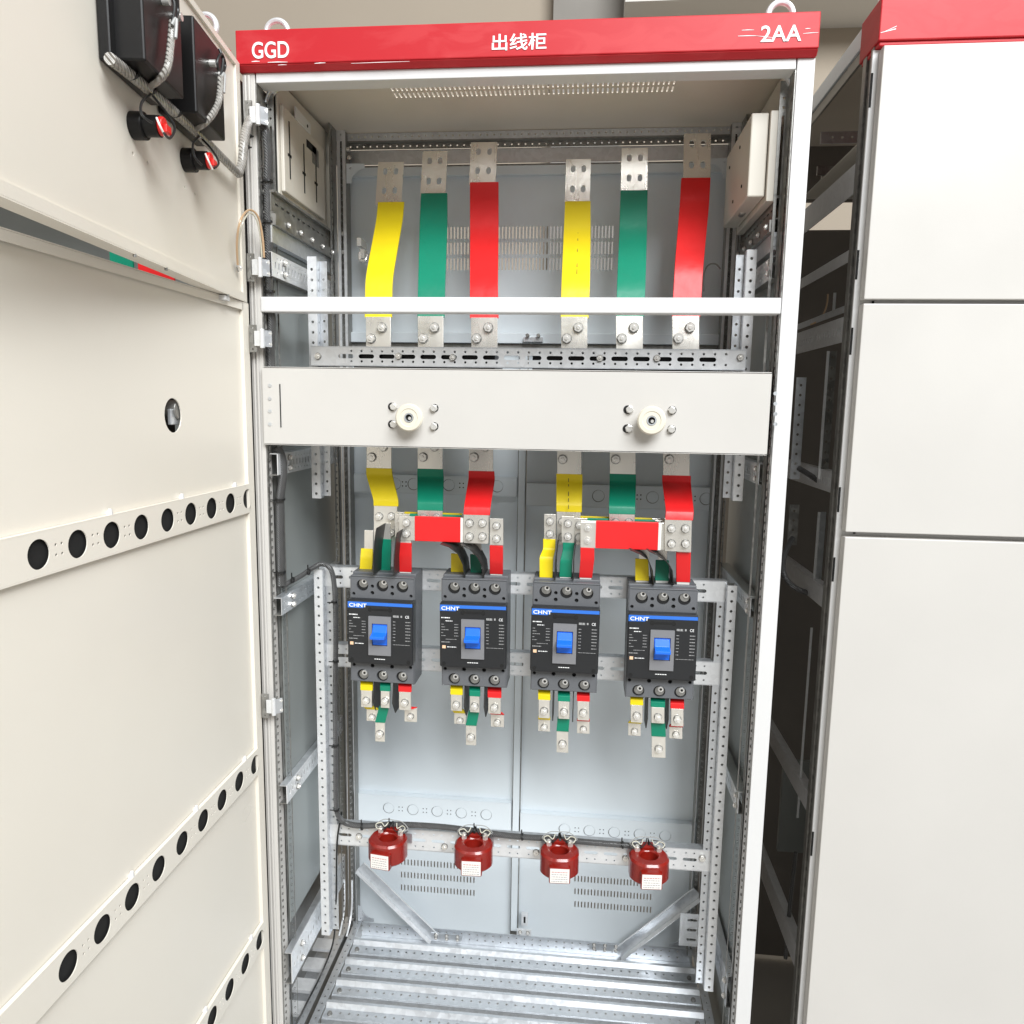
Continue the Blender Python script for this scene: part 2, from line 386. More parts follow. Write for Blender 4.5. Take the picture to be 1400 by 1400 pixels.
# lower back doors (two leaves), centre strip, stiffeners
zlow = -1.275
cx0, cx1 = at(717, 800, YB+.02).x, at(727, 800, YB+.02).x
cx0, cx1 = .381, .394
for k, (x0, x1) in enumerate(((.04, cx0-.002), (cx1+.002, .76))):
    hs = []
    px0, n = ((548, 15), (770, 15))[k]
    for row in range(3):
        for i in range(23 if k == 0 else 24):
            a = at((549, 786)[k]+i*4.5, (1182, 1205)[k]+row*17.5, YB+.026)
            a.z = at((600, 840)[k], (1182, 1205)[k]+row*17.5, YB+.026).z; hs.append(slot(a.x, a.z, .0145, .0026, 3, vert=True))
    mb = MB()
    bounds = [zlow]; grp = [[], [], []]
    per = len(hs)//3
    for g in range(3): grp[g] = hs[g*per:(g+1)*per]
    grp = grp[::-1]
    zc_ = [sum(q[1] for h in g for q in h)/sum(len(h) for h in g) for g in grp]
    cuts = [zlow, (zc_[0]+zc_[1])/2, (zc_[1]+zc_[2])/2, zc_[2]+.012, zr(469)-.012]
    for g in range(4):
        mb.plate((0, YB+.026, 0), X, Z, rect(x0, cuts[g], x1, cuts[g+1]), grp[g] if g < 3 else [], .0014, 'back_paint')
    door = mb.build('rear_door', cab)
    # stiffeners
    for (ya, yb, holes_px, r) in (((654, 678, (541, 566, 590, 614, 649, 680), .0118), (1091, 1126, (532, 565, 598, 631, 665), .0118)) if k == 0 else
                                  ((661, 690, (818, 892, 855, 930, 965), .0118), (1103, 1138, (772, 806, 840, 875, 910), .0118))):
        zt = zz(715, ya+8 if ya > 1000 else ya, YB+.015); zb_ = zz(715, yb+8 if ya > 1000 else yb, YB+.015)
        zc = zt*.52+zb_*.48; s = MB(); hs = []; cs = []
        for hx in holes_px:
            q = at(hx, 0, YB+.015); cxh = at(hx, (ya+yb)/2, YB+.015).x
            if x0+.012 < cxh < x1-.012: hs.append(circ(cxh, zc, r, 24)); cs.append(cxh)
        if ya < 1000: hs_ = hs
        sm = []
        for i in range(len(cs)):
            if i+1 < len(cs):
                mid = (sorted(cs)[i]+sorted(cs)[i+1])/2
                for dx in (-.0035, .0035):
                    for dz in (-.004, .004): sm.append(circ(mid+dx, zc+dz, .0014, 8))
        s.plate((0, YB+.011, 0), X, Z, rect(x0+.001, zb_, x1-.001, zt), hs+sm, .0012, 'back_paint')
        s.box((x0+.001, YB+.0102, zt+.0002), (x1-.001, YB+.0245, zt+.0014), 'back_paint')
        s.box((x0+.001, YB+.0102, zb_-.0016), (x1-.001, YB+.0245, zb_-.0002), 'back_paint')
        s.box((x0+.003, YB+.0155, zb_+.002), (x1-.003, YB+.0165, zt-.002), 'zinc_dark')  # added dark backing, paints the shaded rim around the knockouts
        for cxh in cs: s.cyl((cxh+.0004, YB+.0106, zc+.0003), (cxh+.0004, YB+.0153, zc+.0003), r-.0010, 'back_paint', 24)
        for i in range(len(cs)-1):
            mid = (sorted(cs)[i]+sorted(cs)[i+1])/2
            s.box((mid-.007, YB+.0145, zc-.007), (mid+.007, YB+.0152, zc+.007), 'hole_dark')
        s.build('stiffener', door)
mb = MB(); mb.box((cx0, YB+.012, zlow+.025), (cx1, YB+.024, zr(469)-.012), 'back_paint')
mb.box((cx0-.0018, YB+.020, zlow), (cx1+.0018, YB+.0245, zr(469)-.013), 'zinc_dark'); mb.build('centre_strip', cab, bevel=.0006)
# rear posts
for side in (0, 1):
    x0 = .040 if side == 0 else .744
    mb = MB()
    hs = [circ(.008, .02+i*.0125, .0019, 8) for i in range(126)]
    mb.plate((x0, YB-.012, -1.255), X, Z, rect(0, 0, .016, 1.59), hs, .0014, 'zinc_bright')
    xo = x0+.016 if side == 0 else x0
    mb.box((xo-.0008, YB-.011, -1.255), (xo+.0008, YB+.012, .333), 'zinc_dark')
    mb.box((x0 if side == 0 else x0+.008, YB+.002, -1.255), (x0+.008 if side == 0 else x0+.016, YB+.02, .333), 'zinc_dark')
    xi = x0-.012 if side == 0 else x0+.018
    hs = [circ(.010, .02+i*.0125, .0019, 8) for i in range(126)]
    mb.plate((x0-.001 if side == 0 else x0+.017, YB-.05, -1.255), Y, Z, rect(0, 0, .036, 1.59), hs, .0014, 'zinc_dark')
    mb.build('rear_post', cab)
# bolts on rear post corners
mb = MB()
for px, py in [(470, 200), (476, 205), (470, 212), (478, 216), (470, 320), (473, 333), (470, 345)]:
    mb.hexbolt(at(px, py, YB-.006), -Y, .0035)
mb.build('corner_bolts', cab)
# gussets
def gusset(cx, cz, sx, sz, size, w, Yd, m, nm='corner_gusset'):
    out = [(0, 0), (size, 0), (size, w*.5)]
    n = 9
    for i in range(n+1):
        t = math.pi/2*i/n; rr = size-w*.5
        out.append((size-rr*math.sin(t)*1.0, (w*.5)+rr*(1-math.cos(t))))
    out += [(0, size)]
    mb = MB(); pts = [(cx+sx*p, cz+sz*q) for p, q in out]
    mb.plate((0, Yd, 0), X, Z, pts, [circ(cx+sx*w*.45, cz+sz*w*.45, .002, 8)], .0015, m); mb.build(nm, cab)
gusset(.058, zr(224), 1, -1, .034, .018, YB-.014, 'back_paint')
gusset(.742, zr(224), -1, -1, .034, .018, YB-.014, 'back_paint')
gusset(.060, -1.235, 1, 1, .034, .014, YB-.014, 'zinc')
gusset(.740, -1.235, -1, 1, .034, .014, YB-.014, 'zinc')
def arc_brace(pts, r, nm='curved_brace'):
    mb = MB()
    for k in (0, 1):
        mb.tube([V(q)+V((0, .012*k, 0)) for q in pts], r, 'zinc', 8)
    P = [V(q) for q in pts]
    for a, b in zip(P[:-1], P[1:]): mb.obox(a-Y*.0, b-a, Y*.014, (b-a).cross(Y).normalized()*.0015, 'zinc_bright')
    mb.build(nm, cab, smooth=True)
arc_brace([at(363, 140, .03), at(366, 130, .03), at(372, 121, .03), at(381, 115, .03)], .0022)
arc_brace([at(1082, 122, .03), at(1080, 112, .03), at(1075, 102, .03), at(1068, 95, .03)], .0022)
# ---- side rails  (x plane, y0..y1, z0, z1, style)
def side_rail(side, z0, z1, style, y0=.004, y1=.292, m='zinc'):
    xs = .032 if side == 'l' else .7685
    if side == 'r': y0 = .039
    L = y1-y0; H = z1-z0; mb = MB(); ex = []; s = 1 if side == 'l' else -1
    if style == 'slots':
        for i in range(int(L/.013)): ex.append(slot(.012+i*.013, H/2, .011, .0045, 3, vert=True)); ex.append(circ(.0185+i*.013, H*.8, .0017, 6)); ex.append(circ(.0185+i*.013, H*.2, .0017, 6))
        ex = [h for h in ex if max(q[0] for q in h) < L-.004]
    elif style == 'dots': ex = perf_holes(L, H, (H*.28, H*.72), .0125, .0019, .01)
    mb.plate((xs, y0, z0), Y, Z, rect(0, 0, L, H), ex, .0014, m)
    mb.box((xs-s*.012, y0, z1-.0007), (xs-s*.0008, y1, z1+.0007), 'zinc')
    mb.box((xs-s*.012, y0, z0-.0007), (xs-s*.0008, y1, z0+.0007), 'zinc_dark')  # lower flange in the shaded zinc copy, shade painted in
    b = MB()
    for dz in (.25, .75):
        b.hexbolt((xs+s*.0008, (.048 if side == 'l' else .047), z0+H*dz), (s, 0, 0), .004)
    o = mb.build('side_rail', cab); b.build('bolt_pair', o)
def heavy_rail(side, z0):
    s = 1 if side == 'l' else -1; xs = .032 if side == 'l' else .7685; mb = MB(); y0 = .006 if side == 'l' else .039
    mb.plate((xs, y0, z0), Y, Z, rect(0, 0, .292-y0, .026), [slot(.02+i*.022, .013, .012, .003, 3) for i in range(11)], .0014, 'zinc_dark')
    mb.box((xs-s*.012, y0, z0-.0008), (xs+s*.004, .292, z0-.003), 'zinc_dark')
    mb.box((xs-s*.012, y0, z0+.0262), (xs+s*.006, .292, z0+.030), 'zinc_dark')
    mb.box((xs-s*.001, y0, z0-.020), (xs+s*.007, .292, z0-.0035), 'zinc_dark')
    mb.box((xs-s*.010, y0, z0-.045), (xs+s*.001, .292, z0-.0205), 'zinc')
    for i in range(5):
        mb.hexbolt((xs+s*.0075, .05+i*.05, z0-.011), (s, 0, 0), .0035)
    mb.build('heavy_side_rail', cab)
heavy_rail('l', .125); heavy_rail('r', .118)
side_rail('l', .031, .066, 'slots', m='zinc_bright'); side_rail('r', .033, .064, 'slots', m='zinc_bright')
side_rail('l', -.269, -.236, 'slots', m='zinc_bright'); side_rail('r', -.268, -.237, 'slots', m='zinc_bright')
side_rail('l', -.494, -.466, 'dots'); side_rail('r', -.474, -.444, 'slots', m='zinc_bright')
side_rail('l', -.816, -.785, 'slots', m='zinc_bright'); side_rail('r', -.800, -.764, 'slots', m='zinc_bright')
side_rail('l', -1.147, -1.09, 'slots', m='zinc_bright'); side_rail('r', -1.147, -1.09, 'slots')
# angled sheet in front of L5/R5 tops (inner ledge)
for zc in (-.444, -.764):
    mb = MB(); mb.box((.7645, .036, zc+.002), (.780, .29, zc+.0035), 'side_sheet'); mb.build('ledge_strip', cab)
# ---- uprights
YU = .092
for side, x0 in (('l', .0535), ('r', .743)):
    for seg_, (z0, z1) in enumerate(((-.315, .076) if side == 'l' else (-.300, .084), (-1.12, -.437))):
        if seg_ == 1 and side == 'r': z0, z1 = -1.165, -.438
        H = z1-z0
        n = int(H/.0165)
        mb = MB()
        mb.plate((x0, YU, z0), X, Z, rect(0, 0, .0145, H), [circ(.0072, .008+i*.0165, .0024, 8) for i in range(n)], .0014, 'zinc_bright')
        xo = x0+.0145 if side == 'l' else x0
        mb.plate((xo, YU+.0008, z0), Y, Z, rect(0, 0, .014, H), [circ(.007, .008+i*.0165, .0024, 8) for i in range(n)], .0014, 'zinc')
        # second, rear member
        x2 = x0+.0155 if side == 'l' else x0-.0135
        mb.plate((x2, YU+.014, z0+.003), X, Z, rect(0, 0, .012, H-.008), [circ(.006, .008+i*.0165, .0022, 8) for i in range(n-1)], .0014, 'zinc')
        mb.box((x0+.001, YU+.0165, z0), (x0+.0135, YU+.018, z1), 'zinc_dark')
        mb.build('upright', cab)
# ---- perforated strut
mb = MB(); Ys = .076; xa, xb = .0625, .7465; za, zb2 = -.0955, -.0675
L = xb-xa; H = zb2-za; hs = []
n = 40
for i in range(3, n-1):
    hs.append(circ(.0165+i*.0168, H*.80, .0019, 8)); hs.append(circ(.0165+i*.0168, H*.22, .0019, 8))
for i in range(20):
    cxs = .058+i*.0335
    if cxs < L-.04 : hs.append(slot(cxs, H/2, .0255, .0068, 6))
mb.plate((xa, Ys, za), X, Z, rect(0, 0, L, H), hs, .0015, 'zinc_bright')
mb.box((xa, Ys-.001, zb2), (xb, Ys+.02, zb2+.0016), 'zinc'); mb.box((xa, Ys-.001, za-.0016), (xb, Ys+.02, za), 'zinc')
mb.plate((xb, Ys, za), Y, Z, rect(0, 0, .015, H), [slot(.007, H/2, .012, .005, 4, True)], .0015, 'zinc')
st = mb.build('perforated_strut', cab)
for px, py in [(435, 487), (545, 487), (619, 489), (820, 490), (898, 490), (1012, 489)]:
    b = MB(); b.hexbolt(at(px, py, Ys-.0008), -Y, .0042); b.build('bolt', st)
# ---- white mounting plate
mb = MB(); yp = -.006
hs = []
def oval(px, py): q = at(px, py, yp); return slot(q.x, q.z, .016, .0095, 6)
mb.plate((0, yp, 0), X, Z, rect(.0165, -.2195, .7675, -.1055), [], .002, 'plate_paint')
mb.box((.0165, yp, -.1045), (.7675, .022, -.1035), 'plate_paint'); mb.box((.0165, yp, -.2215), (.7675, .022, -.2205), 'plate_paint')
pl = mb.build('mounting_plate', cab, bevel=.0008)
for px in (1060, 369):
    for py in (538, 552, 566, 580) if px == 1060 else (527, 545, 562, 580):
        b = MB(); q = at(px, py, yp-.001); b.cyl(q-Y*.001, q+Y*.001, .0028, 'zinc', 12); b.build('rivet', pl)
b = MB()
b.box((at(369, 0, yp).x-.001+.0, yp-.0018, zz(370, 584, yp)), (at(369, 0, yp).x+.0005, yp-.001, zz(370, 525, yp)), 'hole_dark')
b.build('edge_slot', pl)
for k, (xa_, xb_) in enumerate(((.13, .36), (.42, .71))):
    t = thing('fuse_switch', ((xa_+xb_)/2, .15, -.205), ('black switch body behind the left half of the perforated strut', 'black switch body behind the right half of the perforated strut')[k], 'switch', 'black switch bodies behind the strut')
    mb = MB(); mb.box((xa_, .084, -.205), (xb_, .20, -.073), 'black_plastic'); mb.build('switch_body', t, bevel=.002)
    mb = MB(); mb.box((xa_+.02, .20, -.19), (xb_-.02, .23, -.085), 'body_grey'); mb.build('switch_base', t, bevel=.002)
# ---- breaker rails, CT rail
def frame_rail(xa, xb, pyt, pyb, pxr, Yd, style, name='mounting_rail'):
    zt, zb_ = zz(pxr, pyt, Yd), zz(pxr, pyb, Yd); H = zt-zb_; L = xb-xa; hs = []
    i = 0
    while .03+i*.034 < L-.02:
        hs.append(slot(.03+i*.034, H/2, .024, .006, 5))
        for dx in (-.007, .007):
            hs.append(circ(.03+i*.034+dx, H*.82, .0017, 8)); hs.append(circ(.03+i*.034+dx, H*.18, .0017, 8))
        i += 1
    mb = MB(); mb.plate((xa, Yd, zb_), X, Z, rect(0, 0, L, H), hs, .0015, 'zinc_bright')
    mb.box((xa, Yd-.0008, zt+.0002), (xb, Yd+.016, zt+.0016), 'zinc'); mb.box((xa, Yd-.0008, zb_-.0016), (xb, Yd+.016, zb_-.0002), 'zinc')
    o = mb.build(name, cab)
    return o, zt, zb_
YRl = .106
frame_rail(.058, .744, 781, 807, 600, YRl, 0)
frame_rail(.066, .742, 888, 917, 600, YRl, 0)
ctr, ctz1, ctz0 = frame_rail(.066, .748, 1144, 1171, 700, YRl, 0, 'transformer_rail')
for px, py in [(608, 1157), (733, 1165), (855, 1173), (491, 1143), (960, 1173)]:
    b = MB(); b.hexbolt(at(px, py, YRl-.001), -Y, .0045); b.build('bolt', ctr)
# ---- diagonal braces & rear bottom rail
zt, zb_ = zz(700, 1276, YB), zz(700, 1290, YB)
mb = MB(); mb.plate((.045, YB-.004, zb_-.006), X, Z, rect(0, 0, .71, zt-zb_+.006), perf_holes(.71, 0, (.010, .022), .0165, .0018, .02), .0015, 'zinc')
mb.box((.045, YB-.045, zb_-.008), (.755, YB-.003, zb_-.0065), 'zinc')
mb.build('rear_bottom_rail', cab)
for pts, bx in (((491, 1186), (592, 1284)), (590, 632)), (((956, 1222), (846, 1306)), (806, 848)):
    a = at(*pts[0], YB-.012); b = at(*pts[1], YB-.012); d = (b-a); nrm = d.normalized().cross(Y)
    if nrm.z > 0: nrm = -nrm
    mb = MB(); w = .021
    mb.obox(a-nrm*w*.75, d, nrm*w, Y*.0015, 'zinc'); mb.obox(a+nrm*(w*.25+.0004), d, nrm*.0015, Y*(-.012), 'zinc_bright')
    mb.obox(a-nrm*(w*.75+.0018), d, nrm*.0015, Y*(-.003), 'zinc_bright')
    q0 = at(bx[0], 1275 if bx[0] < 700 else 1288, YB-.012); q1 = at(bx[1], 1286 if bx[0] < 700 else 1301, YB-.012)
    mb.box((q0.x, YB-.0135, q1.z), (q1.x, YB-.012, q0.z), 'zinc')
    o = mb.build('diagonal_brace', cab)
    bb = MB()
    for i in range(3):
        for k in range(2): bb.hexbolt((q0.x+(q1.x-q0.x)*(.15+.35*i), YB-.0137, q1.z+(q0.z-q1.z)*(.22+.55*k)), -Y, .0028)
    bb.build('bolts', o)
mb = MB(); q = at(716, 1278, YB-.02)
mb.box((q.x-.015, YB-.0145, q.z-.006), (q.x+.015, YB-.0125, q.z+.008), 'zinc_bright'); mb.box((q.x-.0065, YB-.003, q.z+.008), (q.x+.0065, YB+.006, q.z+.033), 'zinc_bright')
mb.box((q.x-.002, YB-.0034, q.z+.014), (q.x+.002, YB-.0031, q.z+.028), 'hole_dark')
for s in (-1, 1): mb.hexbolt((q.x+s*.008, YB-.0147, q.z+.001), -Y, .0032)
mb.build('rear_door_catch', cab)
mb = MB(); q0 = at(928, 1292, .24); q1 = at(957, 1250, .24)     # slotted bracket right
H = q1.z-q0.z; L = q1.x-q0.x
mb.plate((q0.x, .24, q0.z), X, Z, rect(0, 0, L, H), [slot(L*.62, H*(.2+.3*i), .019, .0055, 5) for i in range(3)], .0016, 'zinc_bright')
mb.build('slotted_bracket', cab)
# ---- floor: base sheet, channels, side base rails
ZF = -1.25
mb = MB()
mb.prism([(.05, YB-.004, zb_-.009), (.755, YB-.004, zb_-.009), (.757, .232, ZF-.022), (.05, .232, ZF-.022)], (0, 0, -.0015), 'zinc_bright')
mb.build('base_sheet', cab)
for yc in (.212, .158, .104, .050, -.004):
    mb = MB(); xL, xR = .066, .752
    hs = perf_holes(xR-xL, 0, (.0175,), .0165, .0024, .03)
    mb.plate((xL, yc-.005, ZF), X, Y, rect(0, .004, xR-xL, .026), hs, .0015, 'zinc')
    prof = [(yc+.021, ZF+.0008), (yc+.026, ZF+.0085), (yc+.032, ZF+.0085), (yc+.037, ZF+.0008), (yc+.037, ZF-.022), (yc+.0355, ZF-.022), (yc+.0355, ZF-.0006), (yc+.021, ZF-.0006)]
    mb.prism([(xL, a_, b_) for a_, b_ in prof], (xR-xL, 0, 0), 'zinc')
    mb.box((xL, yc-.003, ZF-.018), (xR, yc-.0015, ZF-.0004), 'zinc')
    for xx in (xL+.012, xR-.014): mb.hexbolt((xx, yc+.008, ZF+.0008), Z, .0035, 'zinc_dark')
    mb.build('floor_channel', cab)
for x0 in (.028, .0505, .753):
    mb = MB()
    hs = [circ(.0075, .015+i*.0165, .0019, 8) for i in range(20)]
    mb.plate((x0, -.04, ZF+.006), X, Y, rect(0, 0, .0145, .345), hs, .0015, 'zinc')
    xo = x0+.0145
    mb.box((xo-.0014, -.04, ZF-.03), (xo, .305, ZF+.0052), 'zinc_dark')
    mb.build('base_side_rail', cab)
mb = MB(); mb.box((.0435, -.04, ZF-.04), (.0495, .305, ZF-.035), 'hole_dark'); mb.build('base_groove', cab)  # near-black strip, paints the shade in the gap between rails
# curved foot that joins rear post to base rails, left
for xx in (.034, .050):
    mb = MB()
    P = [(xx, YB-.02, ZF+.11), (xx, YB-.022, ZF+.06), (xx, YB-.035, ZF+.03), (xx, YB-.06, ZF+.012)]
    mb.tube(P, .0022, 'zinc_bright', 8); mb.build('foot_bend', cab, smooth=True)
# =================================================================== DOORS
def shell(mb, O, T, N, L, z0, z1, th=.02, m='door_paint', lip=.016):
    """door leaf: T runs from hinge to free edge, N points to the inside face"""
    O, T, N = V(O), V(T), V(N)
    mb.obox(O+Z*z0-N*th, T*L, Z*(z1-z0), N*.0015, m)
    for (ta, tb, za, zb3) in ((0, lip, z0, z1), (L-lip, L, z0, z1)):
        mb.obox(O+T*ta+Z*za-N*.0016, T*(tb-ta), Z*(zb3-za), N*.0016, m)
    for (za, zb3) in ((z0, z0+lip), (z1-lip, z1)):
        mb.obox(O+T*(lip+.0002)+Z*za-N*.0016, T*(L-2*lip-.0004), Z*(zb3-za), N*.0016, m)
    mb.obox(O+Z*z0-N*(th-.0016), T*.0015, Z*(z1-z0), N*(th-.0035), m)
    mb.obox(O+T*.0016+Z*z0-N*(th-.0016), T*(L-.003), Z*.0015, N*(th-.0035), m)
    mb.obox(O+T*.0016+Z*(z1-.0015)-N*(th-.0016), T*(L-.003), Z*.0015, N*(th-.0035), m)
# lower door, opened square
ld = None
mb = MB(); LO = V((.0, -.012, 0)); T = -Y; Nn = X
z0, z1 = -1.40, -.013
# panel with the lock hole
q = atx(236, 568, -.006); lockc = (-(q.y)-.012, q.z)
mb.plate(LO-X*.006, -Y, Z, rect(.0, z0, .77, z1), [[(lockc[0]+.0195*math.cos(t), lockc[1]+.0215*math.sin(t)) for t in [2*math.pi*i/24 for i in range(24)]]], .0015, 'door_paint')
mb.box((-.006, -.030, z0), (0, -.0285, z1), 'door_paint'); mb.box((-.012, -.0120, z0), (.0, -.0105, z1), 'door_paint')
mb.box((-.0012, -.028, z0), (.0, -.0122, z1), 'door_paint')
mb.box((-.016, -.78, z1+.0002), (.0, -.0105, z1+.0015), 'door_paint')
mb.box((-.0012, -.78, z1-.010), (0, -.0285, z1-.0001), 'door_paint')
ld = mb.build('lower_door', cab, label='tall lower door swung open at the left, cream inside')
mb = MB()
mb.cyl(atx(234, 560, -.02)-X*.01, atx(234, 560, -.02)+X*.012, 0.0125, 'zinc_dark', 18)
q = atx(236, 572, -.014); mb.box((q.x-.002, q.y-.0085, q.z-.008), (q.x+.003, q.y+.0085, q.z+.012), 'zinc'); mb.box((-.035, q.y-.035, q.z-.035), (-.028, q.y+.03, q.z+.035), 'hole_dark')
mb.build('door_lock', ld, bevel=.001)
for zc_, H, start, s, n in ((-.302, .041, .024, .0545, 9), (-.7265, .041, .029, .054, 9), (-1.0295, .041, .033, .0525, 9), (-1.30, .041, .033, .0525, 9)):
    mb = MB(); hs = []
    for i in range(n): hs.append(circ(start+i*s, 0, .0145, 28))
    for i in range(n-1):
        if i % 5 != 4:
            for dx in (-.0042, .0042):
                for dz in (-.005, .005): hs.append(circ(start+(i+.5)*s+dx, dz, .0016, 8))
    mb.plate(V((.0, -.012, zc_)), -Y, Z, rect(.0175, -H/2, .56, H/2), hs, .0012, 'door_paint')
    mb.box((-.0045, -.57, zc_+H/2+.0001), (.0006, -.030, zc_+H/2+.0014), 'door_paint')
    mb.box((-.0045, -.57, zc_-H/2-.0014), (.0006, -.030, zc_-H/2-.0001), 'door_paint')
    mb.box((-.0042, -.57, zc_-H/2+.001), (-.0035, -.0305, zc_+H/2-.001), 'hole_dark')  # added dark backing sheet, paints the shade seen through the holes
    mb.build('stiffener', ld)
    b = MB()
    for t in (.07, .215, .36): b.cyl((-.003, -t, zc_+H/2+.0014), (-.0018, -t, zc_+H/2+.0075), .0038, 'post_paint', 12, .002)
    b.build('weld_stud', ld, smooth=True)
# upper door (7.4 degrees short of square)
A = R(7.4); UT = V((math.sin(A), -math.cos(A), 0)); UN = V((math.cos(A), math.sin(A), 0)); UO = V((-.001, -.012, 0))
def D(t, off, z): return UO+UT*t+UN*off+Z*z
def onD(px, py, off=0):
    d = ray(px, py); o = UO+UN*off; q = CAM+d*((o-CAM).dot(UN)/d.dot(UN)); return (q-o).dot(UT), q.z
mb = MB(); uz0, uz1 = -.009, .322
hs = []
for px, py in [(181, 210), (201, 222), (252, 256), (266, 265)]:
    t, z = onD(px, py, -.004); hs.append(circ(t, z, .0021, 10))
mb.plate(UO-UN*.004, UT, Z, rect(0, uz0, .62, uz1), hs, .0012, 'door_paint')
mb.obox(D(0, -.0034, uz0), UT*.016, Z*(uz1-uz0), UN*.0034, 'door_paint')
mb.obox(D(0, -.014, uz0), UT*.0015, Z*(uz1-uz0), UN*.0098, 'door_paint')
mb.obox(D(.0162, -.0034, uz0), UT*.60, Z*.011, UN*.0034, 'door_paint')
mb.obox(D(.0162, -.0034, uz1-.008), UT*.60, Z*.008, UN*.0034, 'door_paint')
mb.obox(D(.0, -.02, uz0-.0002), UT*.62, Z*(-.0013), UN*.02, 'door_paint')
ud = mb.build('upper_door', cab, label='upper instrument door swung open, carrying two black meters')
mb = MB()
for px in (186, 228, 311): 
    t, z = onD(px, 360, 0); mb.cyl(D(t, -.001, uz0-.004), D(t, -.001, uz0-.001), .0018, 'zinc_dark', 8)
t, z = onD(311, 400, 0); mb.obox(D(t-.014, -.012, uz0-.009), UT*.018, Z*.006, UN*.010, 'post_paint'); mb.build('door_edge', ud)
# hinges
def hinge(px, py, Yd=-.012):
    c = at(px, py, -.014); h = MB()
    # door bracket
    h.plate((c.x-.012, -.0150, c.z), X, Z, [(-.003, -.02), (.008, -.02), (.008, -.011), (.003, -.008), (.003, .008), (.008, .011), (.008, .02), (-.003, .02)], [circ(.002, .0155, .0016, 8), circ(.002, -.0155, .0016, 8)], .0022, 'zinc_dark')
    h.box((c.x-.0065, -.0185, c.z-.011), (c.x+.006, -.0165, c.z+.011), 'zinc_bright')
    h.cyl((c.x+.0055, -.0175, c.z-.014), (c.x+.0055, -.0175, c.z+.014), .0034, 'zinc_bright', 14)
    h.obox((c.x+.0065, -.0172, c.z-.012), (.009, .010, 0), (0, 0, .024), (.0012, -.0012, 0), 'zinc')
    o = h.build('hinge', cab, bevel=.0004)
    b = MB()
    for dx, dz in ((.009, .008), (.009, -.008)): b.hexbolt((c.x+dx+.003, -.012+dx*.45, c.z+dz), V((.6, -.8, 0)), .0032)
    b.build('hinge_bolts', o)
hinge(349, 158); hinge(352, 366); hinge(355, 463); hinge(371, 965)

# =================================================================== METERS, SWITCHES on upper door
METL = ['black square panel meter nearest the hinge on the upper door', 'black square panel meter at the left picture edge on the upper door']
for i, (t0, t1, z0, z1) in enumerate(((.178, .268, .158, .258), (.303, .393, .158, .262))):
    th = thing('panel_meter', D((t0+t1)/2, 0, (z0+z1)/2), METL[i], 'meter', 'meters on the upper door')
    mb = MB(); mb.obox(D(t0, -.002, z0), UT*(t1-t0), Z*(z1-z0), UN*.038, 'black_plastic'); mb.build('meter_body', th, bevel=.002)
    mb = MB(); mb.obox(D(t0-.006, -.0025, z0-.005), UT*(t1-t0+.016), Z*(z1-z0-.012), UN*.012, 'black_plastic'); mb.build('meter_rim', th, bevel=.002)
    mb = MB()
    for k in range(2): mb.cyl(D(t0+.015+k*.03, .0361, z1-.03), D(t0+.015+k*.03, .043, z1-.03), .004, 'bolt_zinc', 12); 
    mb.build('terminal', th, smooth=True)
IL = ['black and red push switch under the meter near the hinge', 'black and red push switch near the left picture edge']
for i, (px, py) in enumerate(((256, 219), (186, 172))):
    t, z = onD(px, py, 0)
    th = thing('push_switch', D(t, 0, z), IL[i], 'switch', 'switches on the upper door')
    mb = MB(); mb.cyl(D(t, -.004, z), D(t, .010, z), .0135, 'black_plastic', 24); mb.build('switch_collar', th, bevel=.001, smooth=True)
    mb = MB(); mb.cyl(D(t, .010, z), D(t, .024, z), .0105, 'black_plastic', 20); mb.build('switch_body', th, smooth=True)
    mb = MB(); mb.cyl(D(t, .024, z), D(t, .029, z), .0092, 'indicator_red', 20); mb.obox(D(t-.006, .0292, z-.007), UT*.012, Z*.008, UN*.004, 'indicator_red'); mb.build('contact_block', th, bevel=.001)
    mb = MB(); mb.tube([D(t+.012, .026, z+.004), D(t+.015, .03, z-.004), D(t+.008, .032, z-.012)], .0011, 'tape_white', 8); mb.build('wire_label', th)
# loom on the door
def dd(px, py, off): t, z = onD(px, py, off); return D(t, off, z)
mb = MB(); mb.tube([dd(150, 80, .012), dd(176, 100, .012), dd(205, 124, .012), dd(240, 155, .012), dd(268, 180, .012), dd(300, 212, .010), dd(326, 238, .010)], .0055, 'clear_spiral', 12)
mb.tube([dd(326, 238, .010), dd(331, 222, .012), dd(334, 195, .014), dd(339, 170, .014), dd(348, 158, .014), at(362, 163, .0)], .0062, 'clear_spiral', 12)
o = mb.build('door_wiring_loom', smooth=True); tag(o, 'translucent spiral wrapped wiring loom slanting across the upper door', 'cable loom')
for px, py in ((205, 124), (240, 155), (268, 178), (180, 103)):
    b = MB(); q = dd(px, py, .012); b.ringdisc(q-UT*.001, UT+Z*.7, .0055, .0072, .003, 'cable_black', 16); b.build('cable_tie', o)
for px, py in ((337, 187), (334, 202)):
    b = MB(); q = dd(px, py, .013); b.ringdisc(q, Z, .006, .0078, .0028, 'cable_black', 16); b.cyl(q+UN*.0, q+V((.012, -.004, -.001)), .0012, 'cable_black', 6); b.build('cable_tie', o)
LP = [('clear tube of wires rising beside the meter near the hinge', [(268, 176, .016), (283, 166, .035), (297, 145, .046), (301, 125, .046), (302, 105, .046)], [(303, 104, .046), (308, 90, .046), (303, 74, .046), (297, 84, .044), (299, 97, .044)]),
      ('clear tube of wires rising beside the meter at the left edge', [(205, 118, .016), (219, 108, .035), (229, 92, .044), (233, 66, .044), (236, 30, .044)], [(236, 32, .044), (243, 18, .044), (242, 4, .044), (238, -12, .044)])]
